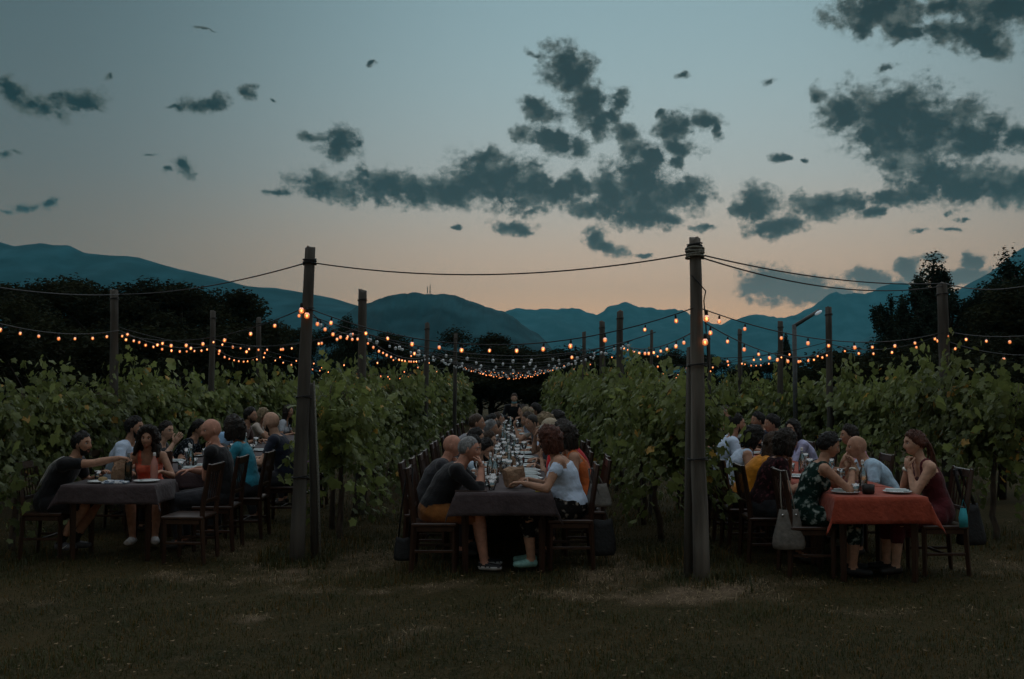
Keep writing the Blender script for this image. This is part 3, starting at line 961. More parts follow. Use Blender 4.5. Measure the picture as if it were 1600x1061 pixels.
# ------------------------------------------------------------------ posts
M_POST = mat('weathered_post', (.075, .068, .058), .9, .35, 9, .7, 30, stretch=(1, 1, .12))
M_POST2 = mat('grey_post', (.085, .078, .066), .9, .3, 9, .6, 30, stretch=(1, 1, .12))
M_ROPE = mat('pale_rope', (.20, .20, .17), .9, .3, 60, .6, 120)
M_BLACK = mat('black_rubber', (.012, .012, .012), .55, .2, 20, .1)
def post_mesh(h, r0, r1, lean=(0, 0), seed=0, seg=16):
    b = MB()
    zz = np.linspace(0, h, 10)
    r2 = np.random.default_rng(seed)
    xo = np.linspace(0, lean[0], 10) + np.cumsum(r2.normal(0, .004, 10)); yo = np.linspace(0, lean[1], 10)
    pts = np.stack([xo, yo, zz], 1); pts[0, 2] = -.15
    b.tube(pts, [(r0 + (r1 - r0) * t) * (1 + r2.normal(0, .025)) for t in zz / h], seg)
    # grooves and checks along the grain, ragged sawn top
    V = b.v[0]
    gr = 1 + r2.normal(0, .055, seg)
    for i_ in range(10):
        c_ = pts[i_]
        ring = slice(i_ * seg, (i_ + 1) * seg)
        V[ring] = c_ + (V[ring] - c_) * (gr * (1 + r2.normal(0, .02, seg)))[:, None]
    top = V[:, 2] > h - .01
    V[top, 2] += r2.normal(0, .012, top.sum())
    return b, pts
def wraps(pts, z, r, parent, m, n=3, thick=.009, name='wire_wrap'):
    c = np.array([np.interp(z, pts[:, 2], pts[:, i]) for i in range(3)])
    b = MB()
    a = np.linspace(0, 2 * math.pi * n, 14 * n)
    b.tube(np.stack([c[0] + np.cos(a) * r, c[1] + np.sin(a) * r, z + (a / a.max() - .5) * thick * 2 * n + .006 * np.sin(a * 1.7)], 1), thick, 6)
    return b.build(name, m, parent)

L1_Y, R1_Y = 9.65, 8.62
L1_X, R1_X = at(463, 870, L1_Y).x, at(1096, 905, R1_Y).x
pl = thing('wooden_post', 'tall dark wooden post with a brace, left of the centre table', 'post', (L1_X, L1_Y, 0), 0, 'trellis posts')
b, pts = post_mesh(3.12, .075, .052, (.10, 0), 1)
b.build('shaft', M_POST, pl)
b = MB(); b.tube([(.165, .16, -.1), (.15, .12, .8), (.11, .07, 1.75)], [.055, .05, .042], 8); b.build('brace', M_POST2, pl)
b = MB(); b.tube([(.215, .11, -.05), (.195, .07, .8), (.155, .02, 1.78)], [.012, .012, .01], 6); b.build('wire_stay', M_ROPE, pl)
wraps(pts, 2.98, .064, pl, M_BLACK, 3); wraps(pts, .82, .082, pl, M_BLACK, 2, .006); wraps(pts, 2.5, .066, pl, M_BLACK, 2, .006)
wraps(pts, 1.62, .075, pl, M_BLACK, 2, .005)
pr = thing('wooden_post', 'tall wooden post with pale rope coil on top, right of the centre table', 'post', (R1_X, R1_Y, 0), 0, 'trellis posts')
b, pts = post_mesh(3.06, .077, .052, (-.035, 0), 2)
b.build('shaft', mat('pale_weathered_post', (.125, .112, .095), .9, .4, 9, .8, 30, stretch=(1, 1, .12)), pr)
b = MB(); b.tube([(-.09, .14, -.1), (-.075, .13, 1.0), (-.06, .09, 2.08)], [.045, .042, .038], 6); b.build('brace', M_POST2, pr)
wraps(pts, 2.93, .078, pr, M_ROPE, 4, .012, 'rope_coil'); wraps(pts, 3.0, .066, pr, M_BLACK, 2, .007); wraps(pts, 1.92, .082, pr, M_BLACK, 2, .006); wraps(pts, 1.08, .088, pr, M_BLACK, 2, .006)
b = MB(); b.tube([(-.075, -.06, 2.72), (-.02, -.075, 2.66), (.05, -.06, 2.58), (.045, 0, 2.5), (.06, .0, 2.3), (.075, -.02, 1.9), (.07, 0, 1.85)], .006, 5); b.build('hanging_cord', M_BLACK, pr)
for o_ in pl, pr:
    o_['group'] = 'trellis posts'

POSTS = [(187, 453, 12.7, .055, 'post at the near end of the leftmost row, behind the white T-shirt diner'), (330, 487, 16.7, .055, 'second post of the leftmost row, half lost in dark trees'), (407, 497, 20.4, .055, 'third post of the leftmost row, just left of the braced post'),
         (565, 455, 12.9, .058, 'thick post right of the braced post, behind the vines'), (665, 505, 19.3, .05, 'slim far post under the hill, left of the alley'), (711, 522, 24.0, .05, 'farthest thin post on the left side of the alley'),
         (910, 519, 22.8, .05, 'farthest thin post on the right side of the alley'), (941, 503, 19.3, .06, 'middle of three posts right of the alley'), (970, 487, 16.5, .06, 'tallest of the three posts right of the alley'),
         (1014, 517, 12.4, .022, 'thin stake standing in the leaves right of the centre alley'), (1107, 522, 24.0, .05, 'far post just right of the rope-topped post'), (1155, 515, 22.0, .05, 'far thin post of the right row under the jagged range'),
         (1218, 502, 19.0, .055, 'post left of the bent lamp pole'), (1297, 480, 15.6, .055, 'post right of the bent lamp pole'), (1476, 445, 12.2, .065, 'thick post of the right row in front of the feathery trees')]
PP = {}
for k, (px, py, d, r, lab) in enumerate(POSTS):
    p = at(px, py, d)
    b, pts = post_mesh(p.z, r * 1.1, r * .92, (rng.normal(0, .03), 0), 10 + k, 12)
    t = thing('wooden_post', 'weathered ' + lab if len(lab.split()) < 15 else lab, 'post', (p.x, d, 0), 0, 'trellis posts')
    b.build('shaft', M_POST, t)
    if r > .03:
        wraps(pts, p.z - .12, r + .004, t, M_BLACK, 2, .005)
    PP[px] = p
# bent lamp pole
p = at(1241, 508, 17.0)
M_STEEL = mat('dull_steel', (.07, .075, .075), .5, .2, 20, .05, metal=.3)
lp = thing('lamp_pole', 'thin grey pole with a slanted arm and small white lamp, among right vines', 'lamp', (p.x, 17, 0))
b = MB(); b.tube([(0, 0, -.1), (0, 0, p.z)], [.045, .04], 8); b.build('pole', M_STEEL, lp)
e = at(1280, 485, 17.0)
b = MB(); b.tube([(-.02, 0, p.z - .03), (e.x - p.x, 0, e.z)], [.035, .03], 8); b.build('arm', M_STEEL, lp)
q = at(1277, 487.5, 17.0)
b = MB(); b.ell((q.x - p.x + .01, -.03, q.z - .015), (.075, .03, .03), 10, 6, 0, np.array(Euler((0, rad(-31), 0)).to_matrix()))
b.build('lamp_head', emit_mat('cool_lamp', (.85, .93, 1.0), .12), lp)

# ------------------------------------------------------------------ cables and festoon lights
def sagging(a, c, sag, n=24):
    a, c = np.array(a, float), np.array(c, float)
    t = np.linspace(0, 1, n)[:, None]
    P = a + (c - a) * t
    P[:, 2] -= sag * 4 * (t * (1 - t))[:, 0]
    return P
def cable(label, pts_list, r=.007):
    for q, (pts, lab) in enumerate(pts_list):
        b = MB(); b.tube(pts, r, 6)
        tag(b.build('overhead_cable', M_BLACK), lab, 'cable', 'overhead cables')
l_top, r_top = np.array([L1_X + .095, L1_Y, 2.98]), np.array([R1_X - .035, R1_Y, 2.93])
p187, p1476 = np.array(PP[187]) - (0, 0, .06), np.array(PP[1476]) + (0, 0, .02)
cable('', [(sagging(l_top, r_top, .16), 'dark overhead cable between the two tall posts'),
           (sagging(l_top, p187, .08), 'dark overhead cable from the braced post to the left row'),
           (sagging(p187, at(-60, 440, 8.8), .05), 'dark overhead cable running out at the left edge'),
           (sagging(r_top, p1476, .10), 'upper of two dark cables from the rope-topped post to the right'),
           (sagging(r_top - (0, 0, .02), p1476 - (0, 0, .03), .17), 'lower of two dark cables from the rope-topped post to the right'),
           (sagging(p1476, at(1680, 425, 9.0), .12), 'dark overhead cable running out at the right edge')])

def bulb_globe(lit):
    m = bpy.data.materials.new('lit_bulb_glass' if lit else 'unlit_bulb_glass')
    m.use_nodes = True
    t = m.node_tree
    t.nodes.remove(t.nodes['Principled BSDF'])
    gl = t.nodes.new('ShaderNodeBsdfGlossy'); gl.inputs['Roughness'].default_value = .12
    tr = t.nodes.new('ShaderNodeBsdfTransparent')
    fr = t.nodes.new('ShaderNodeFresnel'); fr.inputs[0].default_value = 1.7
    mr = t.nodes.new('ShaderNodeMapRange'); mr.inputs['To Min'].default_value = .12 if lit else .3; mr.inputs['To Max'].default_value = 1
    t.links.new(fr.outputs[0], mr.inputs[0])
    mx = t.nodes.new('ShaderNodeMixShader')
    t.links.new(mr.outputs[0], mx.inputs[0]); t.links.new(tr.outputs[0], mx.inputs[1]); t.links.new(gl.outputs[0], mx.inputs[2])
    o = mx.outputs[0]
    if lit:
        em = t.nodes.new('ShaderNodeEmission'); em.inputs[0].default_value = (1, .24, .05, 1); em.inputs[1].default_value = .5
        ad = t.nodes.new('ShaderNodeAddShader')
        t.links.new(o, ad.inputs[0]); t.links.new(em.outputs[0], ad.inputs[1]); o = ad.outputs[0]
        m.cycles.emission_sampling = 'NONE'
    else:
        df = t.nodes.new('ShaderNodeBsdfTranslucent'); df.inputs[0].default_value = (.75, .8, .82, 1)
        m2 = t.nodes.new('ShaderNodeMixShader'); m2.inputs[0].default_value = .3
        t.links.new(o, m2.inputs[1]); t.links.new(df.outputs[0], m2.inputs[2]); o = m2.outputs[0]
    t.links.new(o, t.nodes['Material Output'].inputs[0])
    return m
G_LIT, G_OFF = bulb_globe(True), bulb_globe(False)
FIL_OFF = mat('cold_filament', (.2, .2, .19), .4, .1)
def bulb_mesh(g, f, nm):
    b = MB()
    prof = [(.011, .0), (.014, -.008), (.024, -.022), (.0275, -.040), (.024, -.057), (.013, -.067), (.0, -.070)]
    b.lathe(prof, 10, 0)
    b.ell((0, 0, -.038), (.009, .009, .013), 6, 4, 1)
    return b.mesh(nm, [g, f])
B_LITS = [bulb_mesh(G_LIT, emit_mat('glowing_filament', (1, .38, .10), s_), 'bulb') for s_ in (1.4, 3.5, 7.0)]
B_LIT, B_OFF = B_LITS[1], bulb_mesh(G_OFF, FIL_OFF, 'bulb')
sk = MB(); sk.lathe([(.0, .04), (.010, .04), (.014, .028), (.015, -.008), (.011, -.012)], 8)
SOCKET = sk.mesh('socket', [M_BLACK])
nbulb = [0, 0]
def festoon(label, pts, lit, step=.27, start=.12, big=1.0, extra=None):
    t = thing('light_string', label, 'string lights', tuple(pts[0]), 0, 'festoon light strings')
    P = np.asarray(pts) - np.asarray(pts[0])
    b = MB(); b.tube(P, .0055, 5); b.build('cable', M_BLACK, t)
    seg = np.linalg.norm(np.diff(P, axis=0), axis=1)
    s = np.concatenate([[0], np.cumsum(seg)])
    x = start
    while x < s[-1] - .05:
        c = [float(np.interp(x, s, P[:, i])) for i in range(3)]
        on = lit if isinstance(lit, bool) else rng.random() < lit
        bl = put('bulb', B_LITS[int(rng.choice([0, 1, 1, 2]))] if on else B_OFF, t)
        bl.location = (c[0], c[1], c[2] - .035)
        bl.rotation_euler = (rng.normal(0, .12), rng.normal(0, .12), rng.uniform(0, 6))
        bl.scale = (big * rng.uniform(.56, .74),) * 3
        so = put('socket', SOCKET, bl)
        nbulb[0 if on else 1] += 1
        x += step * 1.3 * rng.uniform(.75, 1.25)
    return t
lh, rh = np.array([L1_X + .08, L1_Y - .05, 2.52]), np.array([R1_X - .03, R1_Y - .05, 2.44])
P_ = lambda px, z: np.array([PP[px].x, PP[px].y, z])
festoon('string of large lit bulbs hanging between the two tall posts', sagging(lh, rh, .36), True, .24, .3)
festoon('lit string from the braced post to the near left post', sagging(lh, P_(187, 2.42), .2), True, .34)
festoon('lit string from the rope-topped post to the thick right post', sagging(rh, P_(1476, 2.42), .22), True, .42, .35)
festoon('lit string running out of the picture at the right edge', sagging(P_(1476, 2.42), at(1690, 512, 9.4), .08), True, .4, .05)
festoon('lit string along the leftmost row up to its near post', sagging(at(-70, 485, 8.9), P_(187, 2.46), .12), True, .3)
festoon('lit string along the leftmost row, from near post to second', sagging(P_(187, 2.46), P_(330, 2.42), .12), True, .28)
festoon('lit string along the leftmost row, from second post to third', sagging(P_(330, 2.42), P_(407, 2.36), .14), True, .28)
festoon('lit string crossing from second left post to the thick vine post', sagging(P_(330, 2.55), P_(565, 2.52), .2), True, .3)
festoon('lit string from near left post back to the thick vine post', sagging(P_(187, 2.5), P_(565, 2.5), .26), True, .3)
festoon('lit string crossing the left alley between third posts', sagging(P_(407, 2.5), P_(665, 2.45), .28), True, .26)
festoon('lit string along the braced row up to the thick vine post', sagging(lh, P_(565, 2.42), .1), True, .3)
festoon('lit string along the braced row far behind the thick vine post', sagging(P_(565, 2.42), P_(665, 2.3), .15), .8, .3)
festoon('lit string in the far part of the left alley', sagging((-5.2, 24, 2.4), (-2.0, 24.5, 2.4), .4), True, .24)
festoon('farthest lit string in the left alley', sagging((-5.2, 28, 2.4), (-2.0, 28, 2.4), .45), True, .24)
festoon('slanted lit string low over the left vines', sagging(P_(407, 2.4), (-1.9, 27, 2.2), .3), True, .24)
# centre alley: strings that are not lit, a lit one at the very end
cx0 = lambda y: -2.05 + .012 * (y - 12)
cx1 = lambda y: 1.8 - .006 * (y - 12)
for k, (ya, yb, sg, lt) in enumerate([(L1_Y + .1, 13.0, .34, .12), (12.9, 12.0, .36, .06), (12.9, 16.5, .36, 0.), (16.5, 14.2, .4, 0.), (16.2, 19.3, .4, 0.), (19.3, 17.5, .42, 0.), (19.3, 22.5, .42, .05), (22.5, 21, .42, .05), (24, 24.5, .42, .1), (27, 27, .42, .2), (30, 31, .4, .3), (34, 34, .42, 1.0), (38, 38, .42, 1.0), (28.5, 29.5, .3, .6), (32, 32.5, .25, 1.0), (36, 36, .3, 1.0), (40, 40, .35, 1.0)]):
    za = 2.45
    festoon('%s string across the centre alley, counted from the camera, %s' % (ORD[k + 1] if k else 'first slanted', 'lit' if lt > .9 else 'mostly dark bulbs'), sagging((cx0(ya), ya, za), (cx1(yb), yb, 2.4), sg), float(lt) if lt < 1 else True, .24 if ya < 20 else .21, .15, 1.05)
# right alley
for k, (a, c, sg, st, lab) in enumerate([((R1_X, R1_Y, 2.25), P_(970, 2.45), .14, .36, 'lit string along the centre right row to the tallest slim post'), (P_(970, 2.42), P_(1297, 2.45), .25, .33, 'lit string from tallest slim post across to the post right of the lamp'),
                                         (P_(1476, 2.4), P_(1297, 2.4), .15, .34, 'lit string along the right row from thick post to the next'), (P_(1297, 2.4), P_(1218, 2.35), .15, .3, 'lit string along the right row past the bent lamp pole'), (P_(941, 2.4), P_(1218, 2.4), .28, .3, 'lit string crossing the right alley left of the lamp pole'),
                                         (P_(910, 2.35), P_(1155, 2.35), .42, .25, 'lit string crossing the right alley at the far thin post'), ((1.75, 26, 2.35), (5.3, 26, 2.35), .42, .24, 'farthest but one lit string of the right alley'), ((1.75, 30, 2.35), (5.3, 30, 2.35), .42, .24, 'farthest lit string of the right alley'),
                                         ((R1_X + .05, R1_Y, 2.3), P_(1297, 2.3), .2, .4, 'lower lit string from the rope-topped post to the lamp pole side'), (P_(1476, 2.3), at(1700, 545, 10), .12, .42, 'lower lit string running out at the right edge'), (P_(1218, 2.3), P_(1155, 2.3), .1, .28, 'lit string at the far end of the right row')]):
    festoon(lab, sagging(a, c, sg), True, st * 1.25, .2)
for (x, y, z) in ((R1_X - .2, R1_Y - .05, 2.415),):
    pass
for o_, (x, z) in ((pl, (.10, 2.47)), (pl, (.045, 2.52)), (pr, (.05, 2.37)), (pr, (.035, 2.16))):
    bl = put('bulb', B_LIT, o_); bl.location = (x, -.085, z); so = put('socket', SOCKET, bl)
print('bulbs lit/unlit', nbulb, 'vines', n_v)

# ------------------------------------------------------------------ people
def unit(v):
    v = np.asarray(v, float)
    return v / (np.linalg.norm(v) + 1e-9)
def rotm(axis, deg):
    return np.array(Matrix.Rotation(rad(deg), 3, Vector(axis)))
def ik(S, W, l1, l2, pole):
    S, W = np.asarray(S, float), np.asarray(W, float)
    d = W - S
    L_ = min(np.linalg.norm(d), (l1 + l2) * .995)
    n = unit(d)
    a = (l1 * l1 - l2 * l2 + L_ * L_) / (2 * L_)
    h = math.sqrt(max(l1 * l1 - a * a, 0))
    p = np.asarray(pole, float)
    p = unit(p - n * p.dot(n))
    return S + n * a + p * h, S + n * L_

def sm(x, a, b):
    t = np.clip((x - a) / (b - a), 0, 1)
    return t * t * (3 - 2 * t)

def head_points(nu, nv, fem):
    D, F = sphere_grid(nu, nv)
    x, y, z = D[:, 0].copy(), D[:, 1].copy(), D[:, 2].copy()
    V = np.stack([x * .097, y * .076, z * .118], 1)
    X, Y, Z = V[:, 0], V[:, 1], V[:, 2]
    low = sm(-Z, .0, .118)
    Y *= 1 - (.36 if fem else .27) * low
    X -= np.where(X < 0, X * .35 * sm(-Z, .02, .1), 0)
    back = sm(-x, .0, 1) * sm(Z, -.05, .06)
    X -= .010 * back
    fr = sm(x, .35, .85)
    X += fr * (.014 * sm(-Z, .05, .1) - .006 * sm(-Z, .105, .118))           # chin
    g = lambda cy, cz, sy, sz: np.exp(-((Y - cy) / sy) ** 2 - ((Z - cz) / sz) ** 2)
    Z0 = Z.copy()
    nose = np.exp(-(Y / .0125) ** 2) * np.interp(Z0, [-.048, -.036, -.026, .0, .022, .03], [0, .6, 1, .55, .15, 0])
    X += fr * nose * (.021 if fem else .025)
    for s_ in (-1, 1):
        X -= fr * .014 * g(s_ * .030, .014, .017, .013)
        X += fr * .005 * g(s_ * .030, .036, .022, .008)
        X += fr * .004 * g(s_ * .04, -.025, .02, .02)
    X += fr * .006 * g(0, -.060, .022, .006) + fr * .006 * g(0, -.073, .020, .006) - fr * .004 * g(0, -.0665, .02, .003)
    V = np.stack([X, Y, Z], 1)
    lips = fr * (g(0, -.0665, .021, .012)) > .42
    return D, V, F, lips

HL = {  # hairline: height of hair edge (unit sphere z) by angle from the front
    'short': ([0, 35, 60, 80, 100, 130, 180], [.68, .62, .44, .0, -.32, -.48, -.52]),
    'long':  ([0, 30, 50, 70, 100, 130, 180], [.72, .62, .35, -.45, -.8, -.8, -.8]),
    'bob':   ([0, 30, 45, 60, 100, 130, 180], [.55, .42, .0, -.7, -.8, -.75, -.7]),
    'fringe': ([0, 80, 95, 115, 140, 180], [1.2, 1.2, .45, .15, .0, -.05]),
    'tied':  ([0, 30, 50, 70, 90, 130, 180], [.70, .62, .45, .15, -.2, -.4, -.5]),
}
def hair_mesh(style, D, V, F, r2):
    """hair in head coordinates: a shell over the scalp plus locks"""
    b = MB()
    line = {'buzz': 'short', 'short': 'short', 'full': 'short', 'bald': 'fringe', 'long': 'long', 'curly': 'long', 'bob': 'bob', 'ponytail': 'tied', 'bun': 'tied', 'thin': 'short'}[style]
    th = {'buzz': .005, 'short': .010, 'full': .015, 'bald': .003, 'long': .024, 'curly': .05, 'bob': .034, 'ponytail': .017, 'bun': .018, 'thin': .008}[style]
    phi = np.degrees(np.arctan2(np.abs(D[:, 1]), D[:, 0]))
    thr = np.interp(phi, *HL[line])
    thr = thr + hash_noise(D, 13) * .05 + r2.normal(0, .025, len(D))
    w = np.clip((D[:, 2] - thr) / (.30 if style in ('buzz', 'short', 'full', 'thin') else .18), -.2, 1)
    nz = hash_noise(D, 7) * .3 + hash_noise(D, 17) * .25 + r2.normal(0, .12, len(D))
    if style == 'curly':
        nz = hash_noise(D, 9) * .35 + r2.normal(0, .16, len(D))
    top = 1 + (.5 * np.clip(D[:, 2], 0, 1) if style in ('full', 'short') else 0)
    off = np.where(w > 0, th * np.clip(w, 0, 1) ** .8 * (1 + nz) * top, w * .02)
    nrm = V / np.array([.097, .076, .118]) ** 2
    nrm /= np.linalg.norm(nrm, axis=1)[:, None]
    b.add(V + nrm * off[:, None] - np.array([0, 0, .0]), F)
    # loose tufts break the outline
    good = np.where((w > .35))[0]
    nt_ = {'buzz': 0, 'bald': 0, 'thin': 40, 'curly': 160}.get(style, 130)
    if len(good) and nt_:
        for q in r2.choice(good, nt_):
            p = V[q] + nrm[q] * off[q] * .7
            fl = np.array([-.6, 0, -.25 if style != 'full' else .1]) + r2.normal(0, .45, 3)
            fl = unit(fl - nrm[q] * fl.dot(nrm[q])) * .8 + nrm[q] * r2.uniform(.15, .6)
            ln = r2.uniform(.016, .034)
            sd_ = unit(np.cross(fl, nrm[q])) * .007
            b.add([p - sd_, p + sd_, p + nrm[q] * .006, p + unit(fl) * ln], [(0, 1, 3), (1, 2, 3), (2, 0, 3)])
    def lock(p0, p1, p2, r0, r1):
        t = np.linspace(0, 1, 7)[:, None]
        C = (1 - t) ** 2 * np.array(p0) + 2 * t * (1 - t) * np.array(p1) + t * t * np.array(p2)
        C += r2.normal(0, .004, C.shape)
        b.tube(C, list(np.linspace(r0, r1, 7)), 7)
    if style in ('long', 'curly'):
        for k in range(16):
            a = rad(np.interp(k, [0, 15], [75, 285]))
            L_ = r2.uniform(.17, .27) if style == 'long' else r2.uniform(.08, .17)
            p0 = np.array([math.cos(a) * .085, math.sin(a) * .078, .0])
            rr = 1.25 if style == 'long' else 1.7
            p1 = np.array([p0[0] * rr - .01, p0[1] * rr, -.10])
            p2 = np.array([p0[0] * (1.0 if style == 'long' else 1.8) - .02, p0[1] * (1.15 if style == 'long' else 1.7), -.06 - L_])
            lock(p0, p1, p2, .030, .012 if style == 'long' else .022)
    if style == 'curly':
        for k in range(46):
            a, e = r2.uniform(rad(72), rad(288)), r2.uniform(-.9, 1)
            d = np.array([math.cos(a) * math.sqrt(max(0, 1 - e * e * .8)), math.sin(a) * math.sqrt(max(0, 1 - e * e * .8)), e])
            b.ell(d * np.array([.135, .125, .145]) - np.array([.012, 0, .01]), r2.uniform(.018, .033), 7, 5)
    if style == 'bob':
        for k in range(14):
            a = rad(np.interp(k, [0, 13], [62, 298]))
            p0 = np.array([math.cos(a) * .095, math.sin(a) * .088, .01])
            lock(p0, p0 * np.array([1.2, 1.2, 1]) + np.array([0, 0, -.06]), p0 * np.array([1.0, 1.02, 0]) + np.array([0, 0, -.125 - r2.uniform(0, .02)]), .03, .016)
    if style == 'ponytail':
        b.ell((-.10, 0, .03), .028, 8, 6)
        for k in range(7):
            s_ = r2.normal(0, .014)
            lock((-.10, s_, .03), (-.17, s_ * 1.5, -.02), (-.15 + r2.normal(0, .02), s_ * 3, -.24 - r2.uniform(0, .1)), .022, .006)
    if style == 'bun':
        b.ell((-.10, 0, .085), (.042, .045, .042), 10, 8)
    return b

def hand_mesh(b, wrist, fdir, pnorm, side, curl, mi, s=1.0):
    """palm, four fingers of different length with bent knuckles and a thumb from the side of the palm"""
    f = unit(fdir)
    n = unit(np.asarray(pnorm, float) - f * np.dot(pnorm, f))      # direction the palm faces
    l = np.cross(n, f) * side                                        # towards the thumb
    W = np.asarray(wrist, float)
    b.tube([W - f * .02 * s, W + f * .025 * s, W + f * .06 * s, W + f * .092 * s], [(.027 * s, .019 * s), (.034 * s, .017 * s), (.041 * s, .016 * s), (.039 * s, .013 * s)], 9, mi, lat=l)
    for k, (o, ln) in enumerate(((.030, .070), (.010, .080), (-.011, .075), (-.030, .058))):
        p = W + f * (.088 - .004 * abs(k - 1.5)) * s + l * o * s
        pts = [p - f * .012 * s, p]
        d = f + l * o * 1.2
        c = curl * (1 + .12 * k)
        for j, fr in enumerate((.42, .33, .25)):
            ang = c * (.7 + .35 * j)
            ax = np.array(Matrix.Rotation(ang, 3, Vector(np.cross(f, n))))
            d = ax @ d
            p = p + unit(d) * ln * fr * s
            pts.append(p)
        b.tube(pts, [.0095 * s, .0095 * s, .0088 * s, .008 * s, .0062 * s], 6, mi)
    p = W + f * .03 * s + l * .028 * s
    p1 = p + unit(f * .55 + l * .75 + n * .35) * .040 * s
    p2 = p1 + unit(f * .85 + l * .25 + n * (.35 + .5 * curl)) * .032 * s
    p3 = p2 + unit(f * .9 - l * .1 + n * (.3 + .6 * curl)) * .024 * s
    b.tube([p - l * .01 * s, p, p1, p2, p3], [.014 * s, .0135 * s, .011 * s, .0095 * s, .007 * s], 6, mi)

SKIN = {'fair': (.50, .30, .21), 'tan': (.40, .22, .145), 'red': (.47, .235, .165), 'dark': (.27, .145, .095)}
HAIRC = {'black': (.012, .010, .009), 'dark': (.022, .016, .012), 'brown': (.055, .033, .02), 'auburn': (.085, .028, .016), 'blond': (.26, .19, .11), 'grey': (.22, .22, .22), 'white': (.36, .36, .35)}
def skin_mat(k):
    return mat('skin_' + k, SKIN[k], .62, .16, 22, .15, 130, spec=.22)
def hair_mat(k):
    return mat('hair_' + k, HAIRC[k], .5, .4, 18, .8, 90, spec=.3, stretch=(1.5, 1.5, .35))
def cloth(name, col, var=.14, col2=None, scale=16, hist=(.35, .65)):
    return mat('cloth_' + name, col, .88, var, scale, .5, 26, spec=.12, sheen=.15, col2=col2, hist=hist)

PEOPLE = []
def person(x, y, face, label, **kw):
    d = dict(lean=14, curve=8, side=0., twist=0., head=(0, -8, 0), hl='table', hr='table', k=1.0, build=1.0, fem=False, top='tee', topc=('grey', (.2, .2, .2)), bot='long', botc=('dark_trousers', (.03, .03, .035)),
             hair='short', hairc='dark', skin='tan', beard=False, shoes=(.03, .028, .026), sole=None, stand=False, sk=0.0, legs=(0, 0), extra=(), near=True, seat=.46, hx=None)
    d.update(kw)
    d.update(x=x, y=y, face=face, label=label)
    PEOPLE.append(d)
    return d

